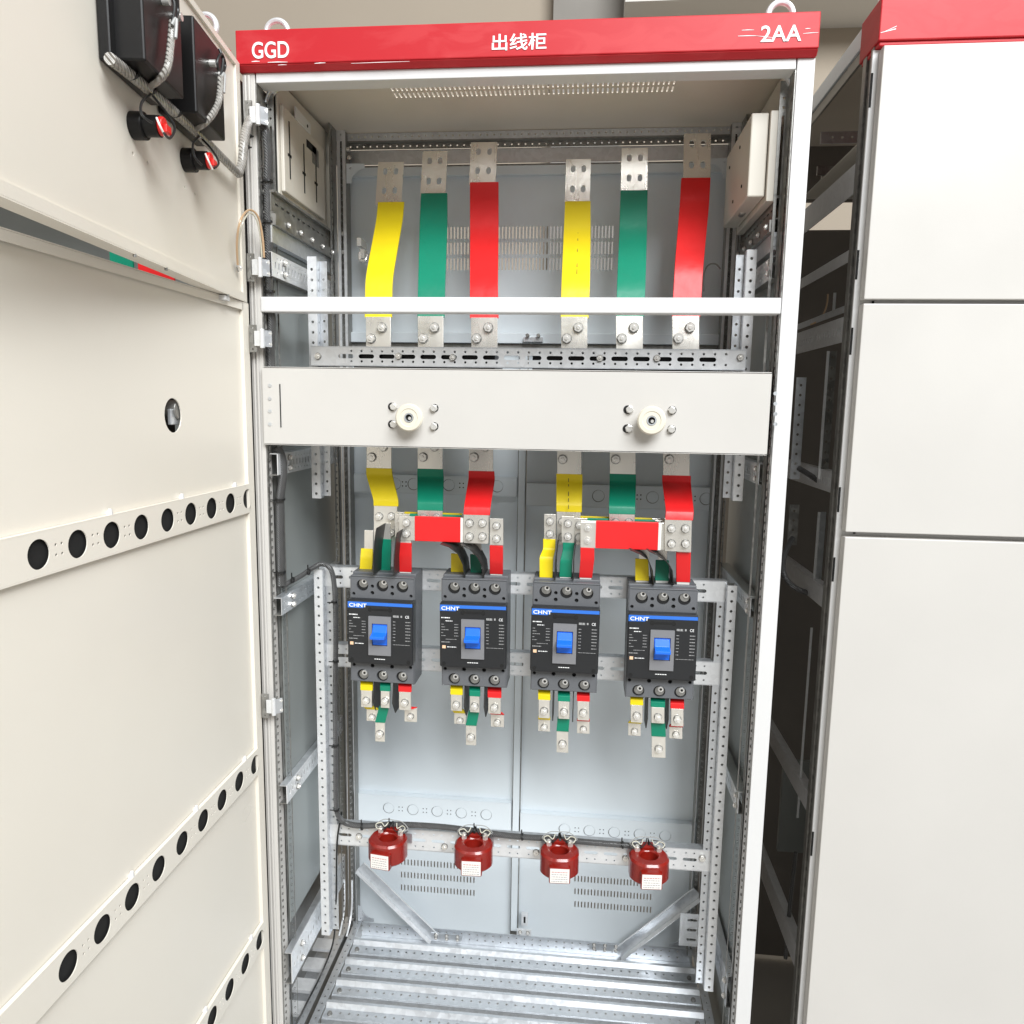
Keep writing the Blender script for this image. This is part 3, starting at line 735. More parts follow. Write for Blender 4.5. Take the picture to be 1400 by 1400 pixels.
for lb, P, Q in LP:
    mb = MB(); mb.tube([dd(*q) for q in P], .0036, 'clear_spiral', 10); mb.tube([dd(*q) for q in Q], .0016, 'cable_black', 8)
    q = Q[-1]; mb.tube([dd(P[-1][0], P[-1][1], .046), dd(P[-1][0]+3, P[-1][1]-22, .046), dd(P[-1][0]-2, P[-1][1]-38, .042)], .0016, 'cable_black', 8)
    mb.tube([dd(P[-1][0]-1, P[-1][1]+4, .046), dd(P[-1][0]+5, P[-1][1]-4, .049), dd(P[-1][0]+4, P[-1][1]+22, .049)], .0017, 'cable_grey', 8)
    o = mb.build('meter_wire_tube', smooth=True); tag(o, lb, 'cable', 'wire tubes beside the meters')
for lb, P in (('black wire looping from the loom to the switch near the hinge', [(272, 186, .014), (264, 197, .022), (266, 214, .030), (276, 226, .034)]),
              ('black wire looping round the far side of the switch near the hinge', [(276, 190, .014), (290, 205, .026), (299, 222, .032), (293, 230, .034)]),
              ('black wire looping from the loom to the switch at the left edge', [(207, 128, .014), (194, 140, .022), (194, 157, .028), (208, 168, .034)]),
              ('black wire looping round the right of the switch at the left edge', [(208, 130, .014), (228, 155, .024), (239, 175, .032), (232, 189, .034), (224, 182, .034)])):
    mb = MB(); mb.tube([dd(*q) for q in P], .0013, 'cable_black', 8); o = mb.build('switch_wire', smooth=True); tag(o, lb, 'wire', 'wires of the door switches')
# grounding loop
mb = MB(); mb.tube([dd(325, 362, .006), dd(324, 330, .012), dd(329, 301, .02), dd(341, 287, .02), at(353, 297, -.03), at(359, 325, -.015), at(361, 352, -.006)], .0016, 'cable_tan', 8)
mb.tube([dd(328, 362, .006), dd(327, 330, .012), dd(332, 304, .02), dd(342, 291, .02), at(351, 301, -.03), at(356, 325, -.015), at(358, 352, -.006)], .0012, 'cable_clear', 8)
q = dd(325, 366, .0); mb.hexbolt(q, UN, .0042)
o = mb.build('earthing_strap', smooth=True); tag(o, 'tan earthing wire looped over the hinge between door and frame', 'wire')

# =================================================================== BUSBARS
def ribbon(mb, rows, th, m, grow=0):
    vs = []; n = len(rows)
    for (xl, xr, py, Yd) in rows:
        a = at(xl, py, Yd); b = at(xr, py, Yd); z = (a.z+b.z)/2
        a = V((a.x-grow, Yd-grow, z)); b = V((b.x+grow, Yd-grow, z))
        vs += [a, b, b+Y*(th+2*grow), a+Y*(th+2*grow)]
    fs = [(0, 1, 2, 3), (4*n-4, 4*n-1, 4*n-2, 4*n-3)]
    for i in range(n-1):
        for k in range(4): fs.append((4*i+k, 4*i+(k+1) % 4, 4*i+4+(k+1) % 4, 4*i+4+k))
    mb.add(vs, fs, m)
def smooth_rows(rows, k=5):
    """round the joggle of a bar"""
    out = [rows[0]]
    for i in range(1, len(rows)-1):
        a, b, c = rows[i-1], rows[i], rows[i+1]
        f = .22
        p = [b[j]+(a[j]-b[j])*f for j in range(4)]; q = [b[j]+(c[j]-b[j])*f for j in range(4)]
        for s in range(k+1):
            t = s/k; out.append(tuple((1-t)**2*p[j]+2*t*(1-t)*b[j]+t*t*q[j] for j in range(4)))
    return out+[rows[-1]]
def end_plate(mb, x0, x1, yt, yb, Y0, Y1, holes, th=.003):
    a = at(x0, yt, Y0); b = at(x1, yb, Y1); c = at(x0, yb, Y1)
    U = X; W = (V((0, Y0, a.z))-V((0, Y1, c.z)))
    L = W.length; wd = (at(x1, yt, Y0).x-a.x)
    mb.plate(V((a.x, Y1+th/2, c.z)), U, W, rect(0, 0, wd, L), [slot(wd*h[0], L*h[1], h[2], h[3], 5, True) for h in holes], th, 'tin')
CN = {'y': ('yellow', 'sleeve_yellow'), 'g': ('green', 'sleeve_green'), 'r': ('red', 'sleeve_red')}
side_nm = ('left', 'right')
upper = [
 ('y', 0, (517, 552, 222, 277), [(517, 552, 276, .222), (515, 550, 300, .208), (500, 536, 380, .13), (499, 535, 434, .11)], (500, 534, 433, 480)),
 ('g', 0, (578, 612, 207, 265), [(576, 611, 264, .222), (574, 611, 310, .20), (572, 608, 390, .13), (571, 607, 434, .11)], (571, 606, 432, 480)),
 ('r', 0, (644, 680, 195, 250), [(643, 681, 249, .222), (643, 681, 320, .20), (643, 680, 390, .13), (643, 681, 435, .11)], (644, 680, 434, 480)),
 ('y', 1, (774, 808, 218, 276), [(773, 807, 275, .222), (771, 807, 320, .20), (768, 806, 390, .13), (767, 804, 435, .11)], (767, 803, 433, 480)),
 ('g', 1, (850, 886, 203, 261), [(849, 885, 260, .222), (847, 884, 320, .20), (844, 882, 390, .13), (843, 880, 433, .11)], (842, 879, 432, 480)),
 ('r', 1, (935, 972, 183, 244), [(932, 971, 243, .222), (930, 969, 280, .21), (923, 961, 365, .13), (919, 957, 433, .11)], (919, 956, 432, 480))]
for c, s, top, rows, foot in upper:
    cn, sm = CN[c]
    q = at(foot[0], foot[3], .11)
    t = thing('riser_busbar', q, '%s sleeved riser busbar of the %s set above the crossbar, bolted below it' % (cn, side_nm[s]), 'busbar', 'riser busbars above the crossbar')
    mb = MB(); end_plate(mb, top[0], top[1], top[2], top[3]+3, .245, .2245, [(.3, .78, .013, .008), (.72, .78, .013, .008), (.3, .33, .013, .008), (.72, .33, .013, .008)])
    mb.build('slotted_end', t, bevel=.0004)
    mb = MB(); ribbon(mb, smooth_rows(rows), .003, sm, .0006); sl = mb.build('sleeve', t, bevel=.0006, smooth=True)
    if c == 'y' and s == 1:
        b = MB()
        for py, h in ((283, 8), (296, 10), (318, 6), (326, 5), (340, 9), (360, 5), (368, 8), (398, 14)):
            Yq = .222-.092*max(0, min(1, (py-300)/85)); Yq = .222 if py < 290 else Yq
            a = at(791-(py-283)*.03, py, Yq-.0040); e = at(791-(py-283)*.03, py+h, Yq-.0040); b.prism([a, a+X*.0008, e+X*.0008, e], (0, .0002, 0), 'black_ink')
        b.build('printed_marks', sl)
    mb = MB(); ribbon(mb, [(foot[0], foot[1], foot[2], .1095), (foot[0]+.5, foot[1], foot[3], .105)], .004, 'tin', 0); ft = mb.build('bolted_end', t, bevel=.0005)
    for (fx, py) in ((.66, 448), (.22, 463)):
        b = MB(); b.hexbolt(at(foot[0]+(foot[1]-foot[0])*fx, py, .1063), -Y, .0062, rot=random.random()); b.build('bolt', ft)
YL = {'r': .040, 'g': .066, 'y': .088}
lower = [
 ('y', 0, (501, 535, 604, 641), [(501, 535, 640, .112), (501, 536, 650, .111), (511, 544, 684, .0885), (511, 544, 692, .088)], (511, 543, 691, 740)),
 ('g', 0, (571, 605, 604, 643), [(571, 605, 641, .112), (571, 606, 654, .110), (571, 605, 686, .068), (571, 605, 698, .066)], (571, 605, 696, 735)),
 ('r', 0, (641, 674, 604, 645), [(641, 675, 644, .112), (641, 676, 655, .110), (635, 670, 692, .043), (634, 669, 704, .040)], (634, 668, 703, 743)),
 ('y', 1, (762, 795, 604, 649), [(761, 796, 648, .112), (761, 796, 658, .111), (761, 795, 690, .0885), (761, 795, 700, .088)], (761, 794, 699, 745)),
 ('g', 1, (834, 869, 604, 649), [(834, 869, 648, .112), (834, 869, 660, .110), (833, 868, 692, .068), (833, 868, 703, .066)], (833, 868, 702, 742)),
 ('r', 1, (907, 943, 604, 651), [(906, 944, 650, .112), (906, 944, 660, .110), (911, 948, 698, .043), (910, 947, 711, .040)], (909, 946, 709, 754))]
for c, s, top, rows, foot in lower:
    cn, sm = CN[c]
    t = thing('dropper_busbar', at(foot[0], foot[3], YL[c]), '%s sleeved short busbar of the %s set below the white mounting plate' % (cn, side_nm[s]), 'busbar', 'short busbars below the white plate')
    mb = MB(); ribbon(mb, [(top[0], top[1], top[2], .112), (top[0], top[1], top[3], .112)], .004, 'tin'); tp = mb.build('bolted_end', t, bevel=.0005)
    for fx, py in ((.22, 625+(3 if s else 0)), (.68, 611)):
        b = MB(); b.hexbolt(at(top[0]+(top[1]-top[0])*fx, py, .1118), -Y, .0060, rot=random.random()); b.build('bolt', tp)
    mb = MB(); ribbon(mb, smooth_rows(rows), .003, sm, .0006); sl = mb.build('sleeve', t, bevel=.0006, smooth=True)
    if c == 'y' and s == 1:
        b = MB()
        for py, h, Yq in ((654, 5, .1095), (662, 3, .106), (672, 6, .0995), (681, 5, .093), (690, 6, .087)):
            a = at(777, py, Yq-.004); e = at(777, py+h, Yq-.005); b.prism([a, a+X*.001, e+X*.001, e], (0, .0002, 0), 'black_ink')
        b.build('printed_marks', sl)
    mb = MB(); ribbon(mb, [(foot[0], foot[1], foot[2], YL[c]), (foot[0], foot[1]-1, foot[3], YL[c])], .004, 'tin'); ft = mb.build('joint_end', t, bevel=.0005)
    for fx in (.24, .76):
        for fy in (.30, .76):
            b = MB(); b.hexbolt(at(foot[0]+(foot[1]-foot[0])*fx, foot[2]+(foot[3]-foot[2])*fy, YL[c]), -Y, .0052, rot=random.random()); b.build('bolt', ft)
# links : z range shared, three depths
def link(c, s, x0, x1, sx0, sx1, pyt, pyb):
    cn, sm = CN[c]; Yd = YL[c]+.0045
    zt = (zz(x0, pyt, YL['r'])+zz(x1, pyt, YL['r']))/2; zb3 = (zz(x0, pyb, YL['r'])+zz(x1, pyb, YL['r']))/2
    a = at(x0, pyt, YL['r']).x; b = at(x1, pyt, YL['r']).x; c0 = at(sx0, pyt, YL['r']).x; c1 = at(sx1, pyt, YL['r']).x
    t = thing('link_busbar', (a, Yd, zb3), '%s sleeved horizontal link bar of the %s set%s' % (cn, side_nm[s], {'r': ', at the front', 'g': ', behind the red one', 'y': ', rearmost'}[c]), 'busbar', 'horizontal link bars above the breakers')
    m_ = MB(); m_.box((a, Yd, zb3), (b, Yd+.004, zt), 'tin'); bar = m_.build('bar', t, bevel=.0005)
    m_ = MB(); m_.box((c0, Yd-.0008, zb3-.0006), (c1, Yd+.0048, zt+.0006), sm); m_.build('sleeve', t, bevel=.0008)
    for zq in (.28, .74):
        bb = MB(); bb.hexbolt((a+(c0-a)*.48, Yd, zb3+(zt-zb3)*zq), -Y, .0050, rot=random.random()); bb.build('bolt', bar)
    if c == 'r':
        m_ = MB(); m_.box((c1+.0003, Yd-.0011, zb3-.0002), (c1+.0045, Yd+.0045, zt+.0002), 'tape_white'); m_.build('tape_end', t)
    return zt, zb3
LZ = []
for s, (x0, x1, sx0, sx1, a, b) in enumerate(((545, 668, 566, 629, 708, 741), (794, 946, 815, 901, 714.5, 751.5))):
    dz = {'r': 0, 'g': 0, 'y': 0}
    for c in 'rgy':
        off = {'r': 0, 'g': -12, 'y': -24}[c]
        r_ = link(c, s, x0+off, x1+off*.2, sx0+off, sx1+off*.2, a, b)
        if c == 'r': LZ.append(r_)
# dropper bars into the breakers
drops = [  # breaker, colour, tinned top (x0,x1,yt,yb) or None, sleeve rows, Y
 (0, 'y', (498, 510, 725, 752), [(494, 509, 750, .086), (493, 509, 762, .078), (492, 508, 781, .075)]),
 (0, 'g', (520, 534, 715, 738), [(521, 534, 737, .070), (519, 534, 757, .072), (518, 533, 783, .075)]),
 (0, 'r', (545, 562, 708, 743), [(545, 562, 742, .046), (545, 562, 760, .050), (546, 562, 782, .060)]),
 (1, 'y', (622, 634, 735, 760), [(617, 632, 757, .078), (617, 634, 786, .075)]),
 (1, 'g', (646, 658, 735, 760), [(643, 657, 758, .078), (644, 658, 788, .075)]),
 (1, 'r', (670, 688, 709, 745), [(670, 687, 746, .040), (670, 687, 768, .048), (670, 687, 785, .060)]),
 (2, 'y', (744, 760, 703, 738), [(743, 759, 737, .078), (743, 759, 751, .077), (738, 756, 762, .060), (738, 755, 790, .060)]),
 (2, 'g', (768, 785, 706, 742), [(770, 785, 742, .060), (770, 784, 752, .060), (766, 782, 768, .055), (765, 781, 789, .060)]),
 (2, 'r', (794, 814, 714, 749), [(794, 812, 749, .042), (794, 812, 765, .046), (792, 809, 790, .058)]),
 (3, 'y', (874, 888, 735, 765), [(869, 886, 764, .070), (869, 887, 794, .066)]),
 (3, 'g', (900, 912, 735, 765), [(897, 914, 766, .070), (896, 914, 794, .066)]),
 (3, 'r', (926, 944, 752, 757), [(925, 944, 755, .046), (925, 943, 796, .060)])]
BN = ['leftmost breaker', 'second breaker from the left', 'third breaker from the left', 'rightmost breaker']
for bi, c, top, rows in drops:
    cn, sm = CN[c]; Yt = rows[0][3]
    t = thing('incoming_bar', at(rows[-1][0], rows[-1][2], rows[-1][3]), '%s sleeved upright bar feeding the top of the %s' % (cn, BN[bi]), 'busbar', 'sleeved bars feeding the breakers from above')
    mb = MB(); ribbon(mb, [(top[0], top[1], top[2], Yt), (top[0], top[1], top[3], Yt)], .0035, 'tin'); tp = mb.build('bolted_end', t, bevel=.0004)
    if (bi, c) in ((2, 'y'), (2, 'g'), (1, 'r')) :
        for fy in (.27, .76):
            b = MB(); b.hexbolt(at((top[0]+top[1])/2, top[2]+(top[3]-top[2])*fy, Yt), -Y, .0050, rot=random.random()); b.build('bolt', tp)
    mb = MB(); ribbon(mb, smooth_rows(rows) if len(rows) > 2 else rows, .003, sm, .0006); mb.build('sleeve', t, bevel=.0006, smooth=True)
    l = rows[-1]; mb = MB(); ribbon(mb, [(l[0]+.5, l[1]-.5, l[2], l[3]), (l[0]+.5, l[1]-.5, l[2]+12, l[3]+.004)], .003, 'tape_white'); mb.build('bar_foot', t)

# =================================================================== BREAKERS (local coordinates: x centre, y 0 = rail, z centre of cover)
BW = .108
def breaker_parts(root):
    w = BW/2
    # body: rear case, stepped terminal ends
    mb = MB()
    mb.box((-w+.001, -.050, -.094), (w-.001, 0, .094), 'body_grey')
    mb.build('rear_case', root, bevel=.0015)
    # top terminal block with sloping shoulder and three round wells
    mb = MB()
    def face(z0, z1, yf, wells, rr, smalls, zc):
        O = V((0, yf, 0))
        hs = [circ(x, zc, rr, 20) for x in wells]+[circ(x, z, r, 10) for x, z, r in smalls]
        mb.plate(O, X, Z, rect(-w+.002, z0, w-.002, z1), hs, .004, 'body_grey')
    sm = [(-w+.0065, .060, .0028), (w-.0065, .060, .0028), (-.0165, .0625, .0033), (.0165, .0625, .0033), (-.0165, .0735, .003), (.0165, .0735, .003)]
    face(.0535, .088, -.0605, (-.033, 0, .033), .0098, sm, .0745)
    mb.box((-w+.002, -.0585, .0535), (w-.002, -.0505, .0885), 'hole_dark')  # black backing, shade inside the wells put into the colour
    mb.box((-w+.0018, -.0622, .0885), (w-.0018, -.0505, .0905), 'body_grey')
    for sx in (-1, 1): mb.box((sx*(w-.002), -.0618, .0535), (sx*(w-.0005), -.0505, .0895), 'body_grey')
    mb.build('top_terminal_cover', root, bevel=.0006)
    mb = MB()
    sm = [(-w+.0065, -.0605, .0028), (w-.0065, -.0605, .0028), (-.0165, -.0605, .0034), (.0165, -.0605, .0034)]
    face(-.088, -.0535, -.0605, (-.033, 0, .033), .0096, sm, -.0775)
    mb.box((-w+.002, -.0582, -.088), (w-.002, -.0505, -.0535), 'hole_dark')
    for sx in (-1, 1): mb.box((sx*(w-.002), -.0618, -.0895), (sx*(w-.0005), -.0505, -.0535), 'body_grey')
    mb.build('bottom_terminal_cover', root, bevel=.0006)
    for z in (.0775, -.0775):
        for x in (-.033, 0, .033):
            b = MB(); b.cyl((x+.001, -.0592, z), (x+.001, -.0583, z), .0075, 'zinc_dark', 16); b.cyl((x+.0025, -.0600, z+.003), (x+.0025, -.0583, z+.003), .0046, 'zinc', 16); b.ringdisc((x+.0025, -.0602, z+.003), -Y, .0024, .0036, .0010, 'bolt_zinc', 16); b.cyl((x+.0025, -.0608, z+.003), (x+.0025, -.0601, z+.003), .0023, 'hole_dark', 6)
            b.build('terminal_screw', root, smooth=True)
    # cover
    mb = MB(); mb.box((-w, -.076, -.0535), (w, -.052, .0535), 'cover_black'); cv = mb.build('front_cover', root, bevel=.003, seg=3)
    yf = -.0763
    mb = MB()
    for sx in (-1, 1):
        mb.cyl((sx*(w-.007), yf-.0002, -.047), (sx*(w-.007), yf+.002, -.047), .0032, 'hole_dark', 12)
        mb.cyl((sx*.0165, yf-.0002, .0385), (sx*.0165, yf+.002, .0385), .0036, 'hole_dark', 12)
    mb.box((-.0165, yf-.0001, .0368), (.0165, yf+.001, .0402), 'hole_dark')
    mb.build('screw_well', cv)
    # blue band
    mb = MB(); h = w-.001
    mb.prism([(-h, yf, .0505), (-h, yf, .0405), (-.028, yf, .0405), (-.0235, yf, .0452), (h, yf, .0452), (h, yf, .0505)], (0, -.0005, 0), 'blue_band'); bd = mb.build('blue_band', cv)
    mb = MB(); mb.text('CHNT', (-h+.002, yf-.0008, .0420), X, Z, .0060, 'white_ink', sx=1.25, bold=.01); mb.build('lettering', bd)
    # bezel and toggle
    mb = MB(); mb.plate((0, yf-.0005, -.003), X, Z, rect(-.0185, -.034, .0185, .031), [rect(-.0128, -.018, .0128, .019)], .004, 'bezel_grey'); mb.build('toggle_bezel', root, bevel=.0006)
    mb = MB(); mb.box((-.0126, yf-.0002, -.0205), (.0126, yf+.002, .0155), 'toggle_blue')
    prof = [(.0135, .0), (.002, -.0045), (-.001, -.018), (-.006, -.018), (-.008, -.0045), (-.0185, .0)]
    mb.prism([(-.012, yf+b_, a_) for a_, b_ in prof], (.024, 0, 0), 'toggle_blue')
    mb.build('toggle', root, bevel=.0012)
    # printing : rows of tiny marks
    mb = MB(); rr = random.Random(9)
    y2 = yf-.0004
    def dash(x0, x1, z, hh=.0009, m='ink_grey'):
        x = x0
        while x < x1-.0004:
            l = rr.uniform(.0008, .003); l = min(l, x1-x); mb.box((x, y2, z), (x+l, y2+.0003, z+hh), m); x += l+rr.uniform(.0003, .0009)
    dash(-.051, -.037, .0285, .0016, 'white_ink'); dash(-.044, -.033, .0235, .0012, 'white_ink')
    for i, z in enumerate((.018, .0135, .009, .004, -.0008)): dash(-.051, -.051+(.004, .006, .012, .003, .007)[i], z); dash(-.030, -.0235, z)
    dash(-.044, -.026, -.0065, .0007); dash(-.051, -.037, -.0115, .0012)
    dash(-.0415, -.027, -.0195, .0012, 'white_ink')
    mb.box((-.0495, y2, -.0215), (-.044, y2+.0003, -.0165), 'label_orange')
    dash(.0215, .031, .0275, .0032); dash(.034, .037, .0275, .0032)
    for i in range(7): dash(.0215, .0255, .0195-i*.0052, .0010); dash(.042, .050, .0195-i*.0052, .0012)
    dash(.0215, .049, -.0185, .0007); dash(-.009, .009, -.0445, .0012, 'white_ink')
    mb.box((.0225, y2, .0272), (.0315, y2+.0002, .0276), 'ink_grey')
    mb.text('CE', (.0415, y2, .0268), X, Z, .0042, 'white_ink', sx=.9)
    mb.build('printing', cv)
    # phase barriers
    for sx in (-1, 1):
        mb = MB(); mb.prism([(sx*.0165-.0008, -.052, -.088), (sx*.0165-.0008, -.002, -.088), (sx*.0165-.0008, -.010, -.150), (sx*.0165-.0008, -.040, -.150), (sx*.0165-.0008, -.060, -.125)], (.0016, 0, 0), 'barrier')
        mb.build('phase_barrier', root, bevel=.0005)
YBk = YRl-.001
bpos = []
for cpx, cpy in ((519.5, 865.5), (646.5, 870), (772, 876), (905, 885)):
    q = at(cpx, cpy, YBk-.076); bpos.append(q)
BL = ['molded case circuit breaker at the far left, blue toggle pointing left, brand lettering crisp', 'second circuit breaker from the left, under the right end of the left red link', 'third circuit breaker from the left, under the left end of the right red link', 'circuit breaker at the far right of the row of four']
b0 = None; brk = []
def copy_tree(o, parent):
    c = o.copy(); COL.objects.link(c); c.parent = parent
    for ch in list(o.children): copy_tree(ch, c)
    return c
for i, q in enumerate(bpos):
    loc = V((q.x, YBk, q.z))
    if b0 is None:
        b0 = thing('circuit_breaker', loc, BL[0], 'circuit breaker', 'circuit breakers in a row', local=True); breaker_parts(b0); r = b0
    else:
        r = b0.copy(); COL.objects.link(r); r.location = loc; r['label'] = BL[i]
        for ch in list(b0.children): copy_tree(ch, r)
    r.rotation_euler = (0, R((.5, -.35, .2, -.3)[i]), 0)
    brk.append(r)
# upper barriers per breaker (curved fins), as breaker children, local coordinates
def fins(i, defs):
    for d_ in defs:
        mb = MB(); L0 = brk[i].location
        P = [at(px, py, Yq-(.022 if i == 0 else -.004))-L0 for px, py, Yq in d_]
        vs = []; n = len(P)
        for q in P: vs += [q, q+Y*.055, q+Y*.055+X*.0014, q+X*.0014]
        fs = [(0, 1, 2, 3), (4*n-4, 4*n-1, 4*n-2, 4*n-3)]
        for k in range(n-1):
            for j in range(4): fs.append((4*k+j, 4*k+(j+1) % 4, 4*k+4+(j+1) % 4, 4*k+4+j))
        mb.add(vs, fs, 'barrier'); o = mb.build('phase_barrier', None, smooth=True); o.parent = brk[i]
fins(0, [[(509, 786, .05), (509, 760, .045), (511, 735, .04), (513, 722, .04)], [(537, 786, .045), (537, 765, .04), (539, 740, .035), (541, 728, .03)]])
fins(1, [[(635, 790, .045), (633, 772, .035), (626, 757, .025), (614, 748, .02), (602, 744, .02)], [(661, 790, .045), (659, 774, .035), (653, 762, .028), (642, 751, .02), (630, 745, .02)]])
fins(2, [[(758, 793, .045), (758, 770, .04), (760, 752, .035), (762, 738, .035)], [(783, 793, .045), (783, 770, .04), (785, 750, .035), (786, 740, .035)]])
fins(3, [[(894, 800, .045), (892, 780, .035), (886, 765, .028), (876, 758, .02), (862, 752, .02)], [(921, 800, .045), (919, 780, .035), (911, 768, .028), (900, 760, .02), (886, 753, .02)]])

# =================================================================== OUTGOING BARS
def outgoing(bi, c, x0, x1, yt, yb, xoff, low):
    cn, sm = CN[c]; Yd = .050
    t = thing('outgoing_bar', at((x0+x1)/2, yb, Yd), '%s tipped outgoing bar below the %s' % (cn, BN[bi]), 'busbar', 'outgoing bars below the breakers')
    mb = MB(); ribbon(mb, [(x0, x1, yt-10, Yd+.012), (x0, x1, yt, Yd), (x0, x1, yt+7, Yd)], .004, sm, .0004); mb.build('sleeve', t, bevel=.0005)
    mb = MB(); ribbon(mb, [(x0+.5, x1-.5, yt+7, Yd), (x0+.5, x1-.5, yb, Yd)], .006, 'tin'); blk = mb.build('terminal_block', t, bevel=.0006)
    b = MB(); b.hexbolt(at((x0+x1)/2, (yt+7+yb)/2+2, Yd), -Y, .0050, rot=random.random()); b.build('bolt', blk)
    mb = MB(); ribbon(mb, [(x0+xoff*.2, x1+xoff*.2, yb-2, Yd+.008), (x0+xoff, x1+xoff, low[0], Yd+.012)], .003, sm, .0004); mb.build('sleeve', t, bevel=.0004)
    mb = MB(); ribbon(mb, [(x0+xoff, x1+xoff, low[0], Yd+.013), (x0+xoff, x1+xoff, low[1], Yd+.013)], .003, 'tin'); bl2 = mb.build('lower_end', t, bevel=.0005)
    b = MB(); b.hexbolt(at((x0+x1)/2+xoff, (low[0]+low[1])/2+2, Yd+.013), -Y, .0052 if c == 'g' else .0044, rot=random.random()); b.build('bolt', bl2)
outgoing(0, 'y', 493, 509, 937, 967, 8, (970, 986)); outgoing(0, 'g', 520, 533, 938, 968, -7, (988, 1014)); outgoing(0, 'r', 545, 562, 939, 971, 8, (967, 987))
outgoing(1, 'y', 616, 632, 943, 972, 5, (975, 990)); outgoing(1, 'g', 642, 656, 945, 974, -5, (992, 1019)); outgoing(1, 'r', 667, 685, 947, 976, 4, (977, 994))
outgoing(2, 'y', 736, 752, 950, 982, 0, (984, 1000)); outgoing(2, 'g', 763, 779, 952, 983, -2, (1000, 1029)); outgoing(2, 'r', 789, 806, 952, 985, 0, (986, 1003))
outgoing(3, 'y', 862, 879, 957, 988, -3, (989, 1006)); outgoing(3, 'g', 890, 909, 960, 989, 1, (1007, 1036)); outgoing(3, 'r', 917, 935, 962, 993, -2, (994, 1010))

# =================================================================== INSULATORS
for i, (px, py) in enumerate(((559, 571), (891, 575))):
    yq = yp-.001
    c = at(px, py, yq-.022); c.y = 0
    t = thing('post_insulator', (c.x, yq, c.z), ('cream round post insulator on the left of the white plate', 'cream round post insulator on the right of the white plate')[i], 'insulator', 'post insulators on the white plate')
    mb = MB()
    prof = [(.0165, 0), (.0165, .006), (.0125, .009), (.0125, .012), (.0195, .0155), (.0205, .021), (.0185, .0235), (.0135, .0238), (.0125, .0228), (.0072, .0228), (.0068, .016)]
    n = 32; vs = []; 
    for r_, h in prof: vs += [V((c.x+r_*math.cos(2*math.pi*k/n), yq-h, c.z+r_*math.sin(2*math.pi*k/n))) for k in range(n)]
    fs = [(j*n+k, j*n+(k+1) % n, (j+1)*n+(k+1) % n, (j+1)*n+k) for j in range(len(prof)-1) for k in range(n)]
    mb.add(vs, fs, 'insulator'); mb.build('porcelain_body', t, smooth=True)
    mb = MB(); mb.ringdisc((c.x, yq-.0236, c.z), Y, .0050, .0070, .006, 'zinc'); mb.cyl((c.x, yq-.0190, c.z), (c.x, yq-.017, c.z), .0068, 'hole_dark', 16); mb.cyl((c.x+.001, yq-.0215, c.z-.001), (c.x+.001, yq-.019, c.z-.001), .0024, 'bolt_zinc', 10)
    mb.build('threaded_insert', t)
for k, (px, py) in enumerate([(536, 556), (536, 580), (594, 558), (594, 583), (858, 560), (857, 586), (919, 561), (918, 587)]):
    b = MB(); q = at(px, py, yp-.001)
    left = k in (0, 1, 4, 5)
    b.cyl(q-Y*.0008, q-Y*.0, .0062, 'hole_dark', 18)
    q2 = q+X*(.003 if left else -.0005)
    b.cyl(q2-Y*.0045, q2-Y*.0008, .0058, 'bolt_zinc', 6); b.cyl(q2-Y*.006, q2-Y*.0045, .0044, 'bolt_zinc', 14)
    b.build('bolt', pl, bevel=.0004)

